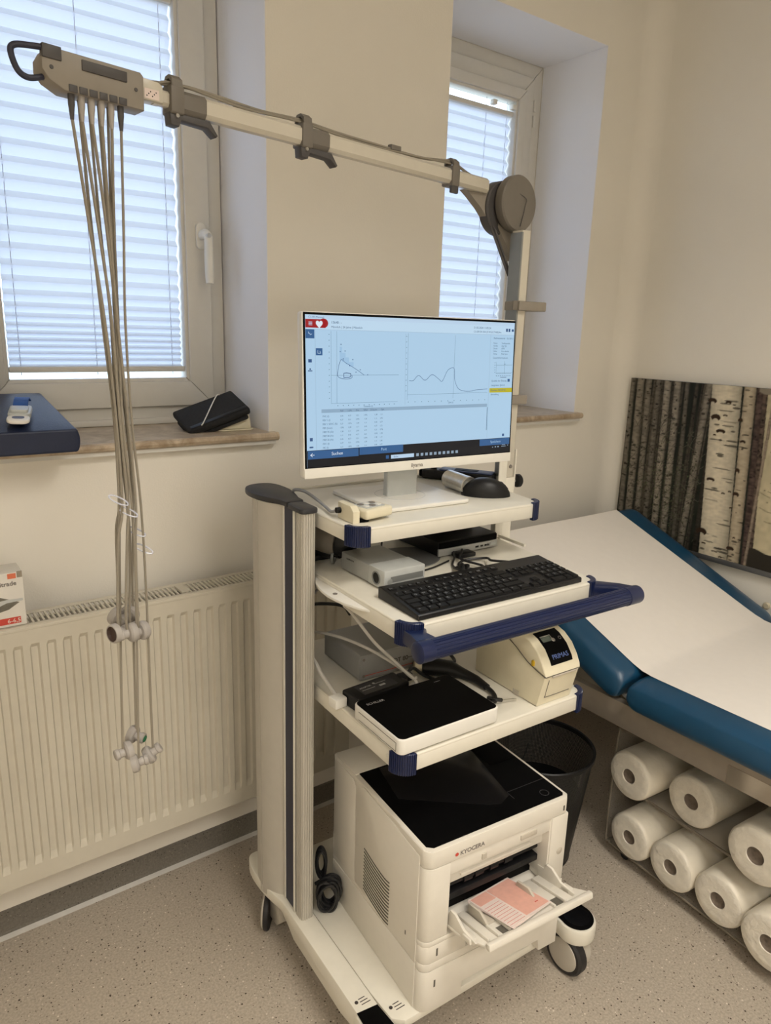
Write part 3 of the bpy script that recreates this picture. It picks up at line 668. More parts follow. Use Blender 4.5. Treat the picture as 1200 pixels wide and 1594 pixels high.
# signal cable on the boom
b_ = MB().tube([ap(-.865, 0, 1.862), ap(-.84, 0, 1.865), ap(-.80, -.002, 1.868), ap(-.74, -.004, 1.865), ap(-.66, 0, 1.862), ap(-.58, 0, 1.864), ap(-.50, -.003, 1.858), ap(-.40, 0, 1.856), ap(-.27, 0, 1.853), ap(-.18, 0, 1.860), ap(-.12, .005, 1.848), ap(-.05, .01, 1.835)], .003, 8)
a.part('signal_cable', b_, 'cable')
a.part('signal_cable', MB().tube([ap(-.86, 0, 1.852), ap(-.83, -.004, 1.868), ap(-.70, -.006, 1.858), ap(-.58, -.004, 1.860), ap(-.42, -.006, 1.850), ap(-.18, -.004, 1.855)], .0022, 8), 'cable')
for s_ in (-.70, -.345): a.part('cable_tie', MB().rr(-.013, .013, -.006, .006, -.005, .005, .002, 'x').xform(Matrix.Translation(ap(s_, 0, 1.858)) @ Matrix.Rotation(angA, 4, 'Z')), 'taupe')
# electrode distributor head
hd_ = a.part('distributor_head', MB().prism([(-.075, .010), (-.068, .022), (-.055, .026), (.068, .026), (.073, .021), (.073, -.026), (-.045, -.026), (-.066, -.016), (-.075, -.004)], -.020, .020, 'y', bev=.003).xform(Matrix.Translation(ap(-.955, 0, 1.842)) @ Matrix.Rotation(angA, 4, 'Z') @ Matrix.Rotation(.02, 4, 'Y')), 'taupe_l')
H4 = Matrix.Translation(ap(-.955, 0, 1.842)) @ Matrix.Rotation(angA, 4, 'Z') @ Matrix.Rotation(.02, 4, 'Y')
a.part('grip_strip', MB().box(-.020, .046, -.0225, -.018, .006, .020, .001).xform(H4), 'taupe_d', parent=hd_)
a.part('grip_strip', MB().box(-.074, -.048, -.0225, -.010, .010, .0275, .001).xform(H4), 'taupe_d', parent=hd_)
for sx_ in (-.062, .060): a.part('screw', MB().lathe([(0, .001), (.0025, .001), (.003, 0)], (sx_, -.020, 0), (0, -1, 0), 10).xform(H4), 'taupe_d', parent=hd_)
a.part('pull_loop', MB().tube([(-.06, -.016, .024), (-.085, -.016, .021), (-.107, -.014, .017), (-.112, -.012, .008), (-.104, -.010, -.012), (-.09, -.008, -.018), (-.07, -.006, -.012)], .0042, 10).xform(H4), 'strip', parent=hd_)
a.part('neck_socket', MB().prism([(-.0, -.012), (0, .018), (.028, .016), (.034, .012), (.034, -.012)], -.013, .013, 'y', bev=.002).xform(Matrix.Translation(ap(-.882, 0, 1.845)) @ Matrix.Rotation(angA, 4, 'Z')), 'armtube', parent=hd_)
a.part('type_label', MB().box(.003, .027, -.0136, -.0130, -.010, .004).xform(Matrix.Translation(ap(-.882, 0, 1.845)) @ Matrix.Rotation(angA, 4, 'Z')), 'formpaper', parent=hd_)
b_ = MB()
for i in range(6): b_.cyl((.007+.003*i, -.0138, -.006+.003*(i % 3)), (.007+.003*i, -.0134, -.006+.003*(i % 3)), .0011, n=6)
a.part('label_print', b_.xform(Matrix.Translation(ap(-.882, 0, 1.845)) @ Matrix.Rotation(angA, 4, 'Z')), 'darktext', parent=hd_)
# sockets row
socks = [-.0335+.0145*i for i in range(6)]
for i, sx_ in enumerate(socks):
    dark = i in (0, 5)
    a.part('socket_plug', MB().lathe([(.0040, .012), (.0048, .010), (.0048, -.010), (.0042, -.014), (.0030, -.026), (.0026, -.030)], (sx_, -.010, -.030), (0, 0, 1), 14).xform(H4), 'taupe_d' if dark else 'cup', parent=hd_)
    a.part('socket_ring', MB().box(sx_-.006, sx_+.006, -.0215, -.0195, -.026, -.016, .001).xform(H4), 'taupe_d', parent=hd_)

# suction electrodes: cables hang down from the head, cups at two heights
words = ['with its cup turned left at the left of the upper cluster', 'second from left in the upper cluster', 'in the middle of the upper cluster with wide rim', 'rightmost of the upper cluster', 'at the back of the upper cluster behind the others', 'hidden deepest in the upper cluster near the radiator',
         'leftmost of the four low hanging cups', 'lowest of the four low hanging cups', 'with green marker behind the low hanging cups', 'rightmost of the four low hanging cups']
#          top sock, via s (z=1.5), via s(z=1.2), cup s, cup z, off, cup axis
cups = [(0, -.958, -.952, -.974, .980, -.020, (-1, -.40, .05)), (1, -.951, -.944, -.963, .977, -.028, (1, .15, 0)), (2, -.946, -.942, -.951, .972, -.014, (1, .25, -.05)), (3, -.940, -.930, -.942, .974, -.026, (1, .35, 0)),
        (4, -.935, -.934, -.946, .992, .010, (.8, .6, .3)), (1, -.955, -.949, -.958, .990, .014, (-.5, .8, .3)),
        (2, -.948, -.956, -.978, .744, -.014, (1, .12, .08)), (3, -.943, -.938, -.956, .724, -.030, (-.95, .15, -.15)), (4, -.937, -.926, -.942, .752, .010, (-.65, .7, .2)), (5, -.930, -.920, -.926, .728, -.022, (-.80, .15, -.50))]
for i, (sk, s15, s12, sc_, zc, off, ax) in enumerate(cups):
    st = -.955+socks[sk]; top = 1.783; o = ap(sc_, off, zc)
    lab = ('grey cabled suction electrode ' + words[i])
    t = T('suction_electrode', lab, 'electrode', o=o, base=CY, group='suction electrodes hanging from the arm')
    dep = -.010 if i in (0, 1, 2, 3, 9) else .004
    jx = .0016*((i*7) % 5-2); front_ = i in (0, 1, 2, 3, 4, 9)
    sk = {4: 4, 5: 1, 6: 2, 7: 3, 8: 4}.get(i, sk); start = H4 @ Vector((socks[sk], -.010, -.058)) if front_ else H4 @ Vector((socks[sk]+.004, .012, -.024))
    P = [start, ap(st+(s15-st)*.55+jx, dep, 1.64), ap(s15+jx, off*.3+dep*.5, 1.50), ap((s15+s12)/2-jx, off*.5, 1.34), ap(s12, off*.6, 1.20), ap(s12*.6+sc_*.4+jx, off*.8, zc+.16 if zc > .9 else 1.05), ap(sc_, off, zc+.04), ap(sc_, off, zc+.006)]
    t.part('cable', MB().tube(P, .0024 if i < 6 else .0021, 7, 6), 'cable')
    A_ = Vector(ax).normalized()
    t.part('cup', MB().lathe([(0, -.016), (.0080, -.016), (.0100, -.0145), (.0100, -.009), (.0082, -.0075), (.0082, .001), (.014, .002), (.0170, .005), (.0170, .012), (.0155, .015), (.0135, .015)], o, A_, 26), 'cup')
    t.part('cup_inside', MB().lathe([(.0135, .0148), (.012, .009), (0, .008)], o, A_, 26), 'cupin')
    if i == 8: t.part('green_marker', MB().lathe([(0, .001), (.006, .001), (.006, 0)], o-A_*.0165, -A_, 14), 'green')
# clear spacer clips on the cable bundle
for i, (s_, z, off, rr_) in enumerate(((-.960, 1.212, -.018, .55), (-.945, 1.190, -.018, .5), (-.928, 1.150, -.006, .6), (-.918, 1.118, -.010, .5))):
    t = T('cable_clip', ['topmost clear spacer clip on the grey cable bundle', 'second clear spacer clip just below the topmost one', 'third clear spacer clip down the grey cable bundle', 'lowest clear spacer clip above the upper cups'][i], 'clip', o=ap(s_, off, z), base=CY, group='clear cable spacer clips')
    ex = Vector((.80, -.56, -.38)).normalized(); ey = Vector((.1, .3, .6))
    b_ = MB().tube([ex*(.017*math.cos(q))+ey.normalized()*(.0055*math.sin(q)) for q in [2*PI*i_/16 for i_ in range(17)]], .0014, 8, 3)
    t.local = True; t.part('clip_ring', b_, 'clear')

# ================================================================== things on the top shelf
S1, S2, S3 = 1.1315, .9995, .7385
# ---- monitor
mo = cart_thing('monitor', 'white framed flat monitor with medical chart window on its screen', 'monitor', (.917, 1.246, S1), local=True, yaw=-.0723-CY)
mz = 1.370-S1
TM = Matrix.Translation((0, 0, mz)) @ Matrix.Rotation(-.040, 4, 'X')
W_, H_ = .540, .323
mo.part('shell', MB().rr(-W_/2, W_/2, .001, .020, -H_/2, H_/2, .006, 'y', bev=.002).rr(-.20, .20, .018, .045, -.12, .12, .02, 'y', bev=.006).xform(TM), 'white')
mo.part('lower_bezel', MB().box(-W_/2+.001, W_/2-.001, -.0015, .003, -H_/2+.0005, -H_/2+.021, .001).xform(TM), 'white')
sx0, sx1, sz1_, sz0_ = -.2635, .2635, H_/2-.0065, -H_/2+.0215
mo.part('black_border', MB().box(-W_/2+.003, W_/2-.003, -.0012, .002, -H_/2+.021, H_/2-.002, .0005).xform(TM), 'blackmatte')
sz0_ = sz1_-.2935
mo.part('maker_name', MB().text('iiyama', .0125, (0, -.0016, -H_/2+.0065), (1, 0, 0), (0, 0, 1), align='CENTER', bold=.0002).xform(TM), 'printtext')
LS = .86
SC = {k: emis('screen_'+k, v, LS) for k, v in {'bg': srgb(182, 216, 243), 'head': srgb(200, 228, 250), 'line': srgb(88, 122, 150), 'curve': srgb(22, 62, 120), 'grid': srgb(160, 196, 226), 'blue': srgb(52, 98, 150),
      'nav': srgb(58, 92, 140), 'task': srgb(12, 16, 26), 'red': srgb(165, 26, 34), 'text': srgb(70, 100, 135), 'grey': srgb(150, 180, 206), 'yellow': srgb(196, 186, 40), 'pale': srgb(196, 222, 246), 'icon': srgb(150, 170, 190), 'btext': srgb(170, 205, 235), 'bright': srgb(235, 245, 255), 'fill': srgb(166, 204, 236)}.items()}
def sp(u, v): return (sx0+u*(sx1-sx0), sz1_-v*(sz1_-sz0_))
lay = [0]
scr = mo.part('screen', MB().box(sx0, sx1, -.0016, -.001, sz0_, sz1_).xform(TM), SC['bg'])
def scrpart(name, mk, m, lv=1):
    b_ = MB(); mk(b_, -.0016-.00012*lv); mo.part(name, b_.xform(TM), SC[m], parent=scr, smooth=0)
def rects(R):
    def f_(b_, y):
        for u0, v0, u1, v1 in R:
            a_ = sp(u0, v0); c_ = sp(u1, v1); b_.quad((a_[0], y, c_[1]), (c_[0], y, c_[1]), (c_[0], y, a_[1]), (a_[0], y, a_[1]))
    return f_
def each(name, L_, m, lv):
    for q_ in L_: scrpart(name, rects([q_]), m, lv)
def lines(LL, wd=.0006):
    def f_(b_, y):
        for L in LL:
            P = [Vector(sp(*p)) for p in L]
            for p, q in zip(P, P[1:]):
                d = (q-p); 
                if d.length < 1e-7: continue
                n = Vector((-d.y, d.x)).normalized()*wd/2; e_ = d.normalized()*wd*.3
                q1 = [p-e_+n, p-e_-n, q+e_-n, q+e_+n]; b_.quad(*[(k_.x, y, k_.y) for k_ in q1])
    return f_
def texts(LL):
    def f_(b_, y):
        for s_, u, v, size, al in LL:
            p = sp(u, v); b_.text(s_, size, (p[0], y, p[1]), (1, 0, 0), (0, 0, 1), align=al, ext=.00003)
    return f_
scrpart('title_bar', rects([(0, 0, 1, .026)]), 'pale')
scrpart('header_band', rects([(0, .026, 1, .092)]), 'head')
scrpart('taskbar', rects([(0, .885, 1, 1)]), 'task')
scrpart('red_badge', rects([(0, .028, .082, .082)]), 'red', 2)
def badge(b_, y):
    c0 = sp(.074, .052); b_._faces([(c0[0]+.0100*math.cos(q), y, c0[1]+.0088*math.sin(q)) for q in [2*PI*i/28 for i in range(28)]], [tuple(range(28))])
scrpart('badge_disc', badge, 'red', 2)
scrpart('menu_icon', rects([(.013, .045, .028, .049), (.013, .054, .028, .058), (.013, .063, .028, .067)]), 'pale', 3)
def heart(b_, y):
    c0 = sp(.056, .058); pts = []
    for i in range(24):
        a_ = 2*PI*i/24; pts.append((c0[0]+.00042*16*math.sin(a_)**3*1.1, y, c0[1]+.00042*(13*math.cos(a_)-5*math.cos(2*a_)-2*math.cos(3*a_)-math.cos(4*a_))*1.25))
    b_._faces(pts, [tuple(range(24))])
scrpart('heart_emblem', heart, 'yellow' if False else 'bright', 3)
each('nav_button', [(.0, .092, .036, .150), (.041, .212, .068, .258), (.972, .425, .985, .447)], 'blue', 2)
scrpart('nav_icons', lines([[(.012, .108), (.012, .118), (.018, .118), (.018, .128), (.026, .122)], [(.049, .225), (.049, .245), (.06, .245), (.058, .230)]], .0009), 'pale', 3)
each('side_icon', [(.010, .283, .024, .304), (.014, .342, .020, .352), (.008, .355, .026, .361), (.012, .800, .024, .822), (.010, .858, .026, .868), (.954, .852, .966, .872), (.952, .045, .962, .068), (.966, .045, .976, .068), (.984, .048, .996, .066)], 'nav', 2)
scrpart('dividers', lines([[(.038, .09), (.04, .885)], [(.038, .092), (1, .092)], [(.868, .092), (.868, .875)], [(.436, .100), (.436, .60)]], .0005), 'grey', 1)
scrpart('table_band', rects([(.062, .612, .862, .636)]), 'grey', 1)
scrpart('scroll_bar', lines([[(.8635, .64), (.8635, .815)]], .0014), 'text', 2)
scrpart('chart_lines', lines([[(.128, .10), (.128, .575)], [(.104, .388), (.405, .388)], [(.104, .10), (.104, .575), (.40, .575)], [(.447, .10), (.447, .565)], [(.680, .105), (.676, .560)], [(.447, .530), (.86, .525)]], .0005), 'line', 2)
loop1 = [(.130, .388), (.134, .34), (.142, .295), (.150, .285), (.165, .305), (.19, .328), (.22, .358), (.246, .388)]
loop2 = [(.130, .388), (.135, .400), (.150, .410), (.175, .413), (.192, .405), (.193, .388)]
box = [(.157, .375), (.157, .402), (.180, .402), (.188, .395), (.187, .377), (.170, .373), (.157, .375)]
sp_ = [(.455, .430), (.475, .428), (.50, .393), (.532, .428), (.566, .388), (.600, .42), (.618, .436), (.64, .37), (.655, .346), (.678, .344), (.682, .42), (.69, .46), (.705, .495), (.735, .512), (.775, .513), (.79, .506), (.86, .500)]
sm = lambda L_: [(p.x, p.y) for p in spline([(a_, b2, 0) for a_, b2 in L_], 6)]
scrpart('curves', lines([sm(loop1), sm(loop2), sm(sp_)], .0008), 'curve', 3)
scrpart('curve_box', lines([box], .0012), 'curve', 3)
scrpart('plot_fill', rects([(.14, .20, .15, .29), (.15, .24, .165, .30), (.165, .27, .18, .315), (.18, .30, .20, .33)]), 'fill', 1)
dots = [(.146, .185), (.142, .232), (.163, .228), (.155, .280), (.196, .284), (.182, .324), (.210, .368), (.229, .352), (.262, .386)]
scrpart('plot_marks', rects([(u-.0018, v-.0032, u+.0018, v+.0032) for u, v in dots]), 'nav', 3)
scrpart('axis_ticks', rects([(.094, .12+.038*i, .098, .124+.038*i) for i in range(12)]+[(.13+.023*i, .588, .133+.023*i, .594) for i in range(12)]+[(.438, .12+.038*i, .442, .124+.038*i) for i in range(11)]+[(.45+.033*i, .578, .453+.033*i, .584) for i in range(13)]), 'line', 2)
cols_ = [.148, .182, .217, .253, .300, .325]
heads = [('Ref', .148), ('LLN', .182), ('Pre', .217), ('%Ref', .253), ('Z-Score', .290), ('Opt', .330)]
rows = ['FVC (l)', 'FEV 1 (l)', 'FEV 1 %FVC (%)', 'PEF (l/min)', 'MEF 75 (l/s)', 'MEF 50 (l/s)', 'MEF 25 (l/s)', 'FIV1 (l)', 'FIC (l)']
vals = ['3,95', '4,77', '3,21', '129%', '1,28', '1,11']
TL_ = [(h_, u, .631, .0050, 'CENTER') for h_, u in heads]
for i, r_ in enumerate(rows):
    v = .665+.0265*i; TL_.append((r_, .066, v, .0050, 'LEFT'))
    if i < 9:
        for j, u in enumerate(cols_): TL_.append((vals[(i+j) % 6], u, v, .0040, 'CENTER'))
scrpart('table_text', texts(TL_), 'text', 3)
scrpart('header_text', texts([('13648 : -', .105, .052, .0066, 'LEFT'), ('Männlich | 24 Jahre | Männlich', .105, .080, .0058, 'LEFT'), ('21.05.2024 11:05:24', .775, .052, .0060, 'LEFT'), ('CS-200 SN 304 (E1W)2C7740024m', .775, .080, .0054, 'LEFT'), ('CS-200 (Messung)', .012, .019, .0046, 'LEFT'), ('Volumen (l)', .265, .606, .0046, 'CENTER'), ('Zeit (s)', .665, .598, .0046, 'CENTER'),
       ('Referenzwerte', .885, .124, .0056, 'LEFT'), ('GLI 2012', .957, .124, .0052, 'LEFT')]+[(a_, .885, .160+.020*i, .0046, 'LEFT') for i, a_ in enumerate(['Status', 'Größe', 'Druck', 'Höhe', 'Temp.'])]+[(a_, .930, .160+.020*i, .0046, 'LEFT') for i, a_ in enumerate(['Vitalkapazität', 'Day-Tgl', 'BTPS', 'Pos. absolut', 'Post.+pos'])]
       +[('Gesamtinformationen', .885, .270, .0050, 'LEFT'), ('Qualität der Sitzung', .880, .445, .0056, 'LEFT'), ('Langmeter (Jahre)', .880, .478, .0056, 'LEFT'), ('Beurteilung', .880, .548, .0050, 'LEFT')]), 'text', 3)
scrpart('yellow_bar', rects([(.872, .494, 1, .528)]), 'yellow', 2)
scrpart('bar_text', texts([('Quotient FEV1/FVC', .878, .517, .0056, 'LEFT')]), 'nav', 3)
scrpart('mini_chart', lines([[(.905, .295), (.905, .385), (.99, .385)], [(.905, .320), (.995, .318)], [(.952, .290), (.954, .385)], [(.905, .380), (.995, .377)]], .0005), 'line', 2)
scrpart('mini_chart_ticks', rects([(.896, .30+.018*i, .900, .304+.018*i) for i in range(5)]+[(.905+.011*i, .398, .910+.011*i, .403) for i in range(8)]+[(.93, .41, .965, .414), (.951, .310, .956, .315)]), 'text', 2)
each('screen_button', [(.003, .888, .222, .944), (.226, .884, .430, .938), (.828, .888, .998, .938)], 'blue', 2)
scrpart('button_text', texts([('Suchen', .128, .925, .0092, 'CENTER'), ]), 'bright', 3)
scrpart('button_text', texts([('Post', .338, .917, .0080, 'CENTER'), ('Speichern', .918, .920, .0080, 'CENTER')]), 'btext', 3)
scrpart('back_arrow', lines([[(.022, .905), (.014, .916), (.022, .927)], [(.014, .916), (.030, .916)]], .0011), 'bright', 3)
scrpart('search_pill', rects([(.372, .955, .484, .982)]), 'pale', 2)
scrpart('search_text', texts([('Suche', .385, .974, .0048, 'LEFT')]), 'nav', 3)
scrpart('taskbar_icons', rects([(.348, .955, .362, .980)]), 'blue', 3)
scrpart('taskbar_icons', rects([(.495+.0225*i, .957, .508+.0225*i, .978) for i in range(10)]+[(.90, .950, .905, .958), (.915, .948, .922, .958), (.930, .948, .938, .958), (.955, .938, .975, .942), (.952, .950, .978, .954), (.987, .942, .992, .950)]), 'icon', 3)
# neck and foot
mo.part('neck', MB().rr(-.040, .040, .045, .065, .008, .14, .004, bev=.002).rr(-.05, .05, .03, .068, .10, .17, .004, bev=.002), 'silver_l')
mo.part('foot', MB().rr(-.120, .120, -.052, .160, 0, .0095, .012, bev=.003, seg=3), 'white')
mo.part('swivel_ring', MB().lathe([(.058, .0), (.058, .0004), (.0572, .0004), (.0572, 0)], (0, .055, .0095)), 'silver_l')
# ---- mouse
m_ = T('computer_mouse', 'black wired computer mouse on the right of the top shelf', 'mouse', o=(1.118, 1.235, S1), base=CY, yaw=.95, local=True)
def mouse(u, v):
    a_ = 2*PI*u; ph = v*PI/2; L, Wd = .058, .031; x = L*math.cos(a_)*math.cos(ph)**.65; y = Wd*math.sin(a_)*math.cos(ph)**.65; sk = 1+.25*(x/L)
    return (y*(1-.12*(x/L)**2), x, max(0, .042*math.sin(ph)*(1-.28*((x-.006)/L)**2))+0.0)
m_.part('shell', MB().grid(mouse, 40, 12).prism([(.029*math.sin(2*PI*i/32), .054*math.cos(2*PI*i/32)) for i in range(32)], 0, .003), 'black', smooth=60)
m_.part('scroll_wheel', MB().lathe([(0, -.003), (.008, -.003), (.0085, 0), (.008, .003), (0, .003)], (0, -.033, .026), (1, 0, 0), 18), 'capdark')
m_.part('button_split', MB().tube([(0, -.052, .017), (0, -.040, .029), (0, -.02, .0365), (0, .0, .0384)], .0007, 6), 'gap')
# ---- steel tube
tb = cart_thing('steel_tube', 'short polished steel calibration tube lying beside the mouse', 'tube', (1.10, 1.32, S1))
p0 = Vector((1.086, 1.262, S1+.0215)); ax = Vector((.12, .99, 0)).normalized()
tb.part('wall', MB().lathe([(.0185, .0), (.0185, -.004), (.0215, -.004), (.0215, 0), (.0215, .085), (.0185, .087), (.0185, .0)], p0, ax, 36), 'steel')
tb.part('bead', MB().lathe([(.0215, .004), (.0220, .006), (.0215, .008)], p0, ax, 32), 'steel')
# ---- navy handheld unit
nv = T('flow_sensor_handset', 'long navy and black handset lying behind the steel tube', 'handset', o=(1.180, 1.395, S1), base=CY, yaw=-.95, local=True)
nv.part('body', MB().rr(-.105, .085, -.026, .026, 0, .024, .010, bev=.006, seg=3), 'black')
nv.part('blue_top', MB().rr(-.06, .080, -.021, .021, .0235, .0275, .008, bev=.002), 'bluegrey')
nv.part('pad', MB().rr(-.02, .04, -.013, .013, .0273, .0285, .005), 'blackmatte')
nv.part('front_grip', MB().box(-.112, -.09, -.022, .022, .004, .022, .004), 'blackmatte')
nv.part('stand_post', MB().box(-.085, -.07, -.006, .006, .02, .05, .002), 'black')
# ---- remote control in holder
rc = T('remote_handset', 'small ivory push button handset clipped at the front left shelf corner', 'remote control', o=(.762, 1.182, S1), base=CY, yaw=.20, local=True)
rc.part('body', MB().box(-.037, .037, -.030, .030, .006, .027, .006, 3), 'cream2')
rc.part('keypad', MB().rr(-.028, .024, -.020, .022, .0268, .0282, .004), 'silver_l')
for i in range(3):
    for j in range(2): rc.part('button', MB().rr(-.023+.016*i, -.012+.016*i, -.014+.018*j, -.002+.018*j, .028, .0298, .003, bev=.0006), 'printtext' if (i+j) % 2 else 'white')
rc2 = cart_thing('handset_cradle', 'ivory angled cradle holding the small handset at the shelf corner', 'holder', (.712, 1.19, S1))
rc2.part('side_plate', MB().prism([(1.155, S1), (1.155, S1+.024), (1.167, S1+.034), (1.215, S1+.034), (1.215, S1)], .706, .722, 'x', bev=.002), 'cream2')
rc2.part('thumb_screw', MB().cyl((.697, 1.205, S1+.018), (.706, 1.205, S1+.018), .006, n=14), 'black')
rc2.part('support_tongue', MB().box(.722, .745, 1.158, 1.20, S1, S1+.006, .001), 'blackmatte')
# cable from column to handset
solo('handset_cable', 'thick grey cable curving from the column cap to the ivory handset', 'cable', MB().tube([(.700, 1.405, S1+.006), (.702, 1.40, S1+.020), (.712, 1.37, S1+.022), (.718, 1.32, S1+.012), (.712, 1.27, S1+.007), (.703, 1.235, S1+.008), (.706, 1.217, S1+.014)], .0035, 8), 'greycable', (.71, 1.32, S1), base=CY)

# ================================================================== things on the keyboard shelf
kb = T('keyboard', 'black full size keyboard on the pulled out shelf', 'keyboard', o=(.9345, 1.018, S2), base=CY, local=True)
KW, KD = .212, .066
kt = lambda y: .011+(y+KD)/(2*KD)*.012  # top surface height
kb.part('case', MB().prism([(-KD, .001), (KD, .001), (KD, kt(KD)), (KD-.006, kt(KD)+.002), (-KD+.002, kt(-KD)), (-KD, kt(-KD)-.002)], -KW, KW, 'x', bev=.001), 'black')
tk = math.atan(.012/(2*KD)); keymesh = {}
def key(x, y, w_, d_=.0155):
    kk = (round(w_, 4), round(d_, 4))
    if kk not in keymesh:
        b_ = MB(); n = [(-w_/2, -d_/2), (w_/2, -d_/2), (w_/2, d_/2), (-w_/2, d_/2)]; i_ = .0014
        b_._faces([(p[0], p[1], 0) for p in n]+[(p[0]-math.copysign(i_, p[0]), p[1]-math.copysign(i_, p[1]), .0038) for p in n], [(0, 1, 5, 4), (1, 2, 6, 5), (2, 3, 7, 6), (3, 0, 4, 7), (4, 5, 6, 7)])
        me = bpy.data.meshes.new('key'); b_.b.to_mesh(me); b_.b.free(); me.materials.append(MT['key']); keymesh[kk] = me
    ob = bpy.data.objects.new('key', keymesh[kk]); COL.objects.link(ob); ob.parent = kb.e; ob.location = (x, y, kt(y)); ob.rotation_euler = (tk, 0, 0)
U = .0185
LG = []
rowsy = [-.052, -.034, -.0165, .001, .0185, .042]
lay = {0: [1.25, 1.25, 1.25, 6.0, 1.25, 1.25, 1.25, 1.5], 1: [1.25]+[1]*11+[2.75], 2: [1.75]+[1]*12+[1.25], 3: [1.5]+[1]*12+[1.5], 4: [1]*13+[2]}
chars = {1: ' <YXCVBNM,.- ', 2: '  ASDFGHJKLÖÄ#', 3: ' QWERTZUIOPÜ+ ', 4: '^1234567890ß´ '}
for r_, ws in lay.items():
    x = -KW+.006
    for i, w_ in enumerate(ws):
        key(x+w_*U/2, rowsy[r_], w_*U-.0016)
        ch = chars.get(r_, '  ')[i] if r_ in chars and i < len(chars[r_]) else ('='if r_ == 0 and i != 3 else '')
        if ch.strip(): LG.append((ch, x+.005, rowsy[r_]))
        x += w_*U
for i in range(13): key(-KW+.006+U/2+i*U*1.08+(.006 if i > 0 else 0)*(1+(i-1)//4), rowsy[5], U-.0016, .012); LG.append(('F%d' % i if i else 'Esc', -KW+.010+i*U*1.08+(.006 if i > 0 else 0)*(1+(i-1)//4), rowsy[5]))
x0 = -KW+.006+15*U+.006
for i in range(3): key(x0+U/2+i*U, rowsy[0], U-.0016); key(x0+U/2+i*U, rowsy[4], U-.0016); key(x0+U/2+i*U, rowsy[3], U-.0016); LG.append(('+', x0+.005+i*U, rowsy[4]))
key(x0+U*1.5, rowsy[1], U-.0016)
x0 += 3*U+.005
for i in range(4):
    for r_ in range(1, 5):
        if i == 3 and r_ == 1: continue
        key(x0+U/2+i*U*.97, rowsy[r_], U*.97-.0016); LG.append((str((i+r_) % 10), x0+.006+i*U*.97, rowsy[r_]))
key(x0+U*.97, rowsy[0], U*1.94-.0016); key(x0+U*.97*2.5, rowsy[0], U*.97-.0016); key(x0+U*.97*3.5, (rowsy[0]+rowsy[1])/2, U*.97-.0016, .033)
b_ = MB()
for ch, x, y in LG: b_.text(ch, .0075 if len(ch) == 1 else .0052, (x, y-.001, kt(y)+.0039), (1, 0, 0), (0, math.cos(tk), math.sin(tk)), ext=.00004)
kb.part('key_legends', b_, 'legend', kind='stuff', smooth=0)
kb.part('foot', MB().box(-.19, -.16, .05, .058, 0, .004), 'black'); kb.part('foot', MB().box(.16, .19, .05, .058, 0, .004), 'black')

# ---- small silver projector-like unit
pj = T('silver_control_unit', 'small silver grey box with round lens beside the keyboard', 'device', o=(.800, 1.188, S2), base=CY, yaw=.03, local=True)
pj.part('case', MB().box(-.050, .050, -.078, .082, .002, .040, .003), 'silver')
pj.part('front_cover', MB().box(-.051, .051, -.080, -.022, .0015, .0415, .003), 'silver_l')
pj.part('slot', MB().box(-.036, .045, -.0808, -.0795, .016, .028), 'silver_d')
pj.part('lens_ring', MB().lathe([(.014, 0), (.014, .002), (.0115, .002), (.0110, .0)], (-.0505, -.052, .021), (-1, 0, 0), 26), 'silver_d')
pj.part('lens', MB().lathe([(0, .0002), (.011, .0004), (.011, 0)], (-.0508, -.052, .021), (-1, 0, 0), 26), 'blackgloss')
pj.part('round_button', MB().lathe([(0, .0008), (.006, .0008), (.0065, 0)], (-.038, -.0805, .019), (0, -1, 0), 20), 'silver')
pj.part('side_text', MB().text('CALIBRATION', .0045, (-.0505, .060, .029), (0, -1, 0), (0, 0, 1)), 'darktext')
# ---- barcode-scanner-like pump behind column
pu = T('printer_handset', 'taupe rounded device with small wheel half hidden behind the column', 'device', o=(.745, 1.36, S2), base=CY, yaw=0, local=True)
P_ = [(-.045, .075, .058), (-.035, .060, .058), (-.002, .005, .056), (.028, -.046, .050)]
pu.part('body', MB().loft(P_, [.026, .036, .040, .038], 20), 'taupe_l', smooth=60)
pu.part('dark_end', MB().loft([(.0285, -.047, .050), (.038, -.062, .047), (.046, -.074, .044)], [.0370, .035, .026], 20), 'black', smooth=60)
pu.part('under_body', MB().loft([(-.035, .055, .030), (.0, .0, .028), (.03, -.045, .026)], [.024, .027, .020], 16), 'black', smooth=60)
pu.part('wheel', MB().lathe([(.009, -.003), (.014, -.003), (.014, .003), (.009, .003), (.009, -.003)], (.006, -.052, .0145), (.7, -.7, 0), 24), 'silver_d')
pu.part('rest', MB().box(-.03, .02, -.02, .04, 0, .012, .003), 'black')
# ---- mini computer and mat
solo('grey_mat', 'thin grey mat under the small black computer', 'mat', MB().prism([(.90+.0+.105*math.cos(a_)*(1+.1*math.sin(a_)), 1.265+.075*math.sin(a_)) for a_ in [2*PI*i/40 for i in range(40)]], S2, S2+.002), 'greylid', (.90, 1.265, S2), base=CY)
pc = T('mini_computer', 'flat black mini computer with silver front strip under the top shelf', 'computer', o=(1.069, 1.315, S2), base=CY, yaw=.02, local=True)
pc.part('case', MB().box(-.090, .090, -.083, .090, .003, .037, .002), 'black')
pc.part('front_panel', MB().box(-.091, .091, -.087, -.082, .003, .020, .001), 'silver')
pc.part('vent_grille', MB().box(-.088, .088, -.0865, -.082, .021, .035), 'blackmatte')
pc.part('port', MB().box(.02, .030, -.0876, -.086, .009, .013).box(.036, .044, -.0876, -.086, .009, .013).box(.049, .056, -.0876, -.086, .009, .013), 'gap')
pc.part('power_button', MB().rr(.066, .084, -.0882, -.086, .008, .015, .002, 'y'), 'silver_l')
pc.part('audio_ring', MB().lathe([(0, .001), (.0025, .001), (.0025, 0)], (.060, -.087, .011), (0, -1, 0), 12), 'gap')
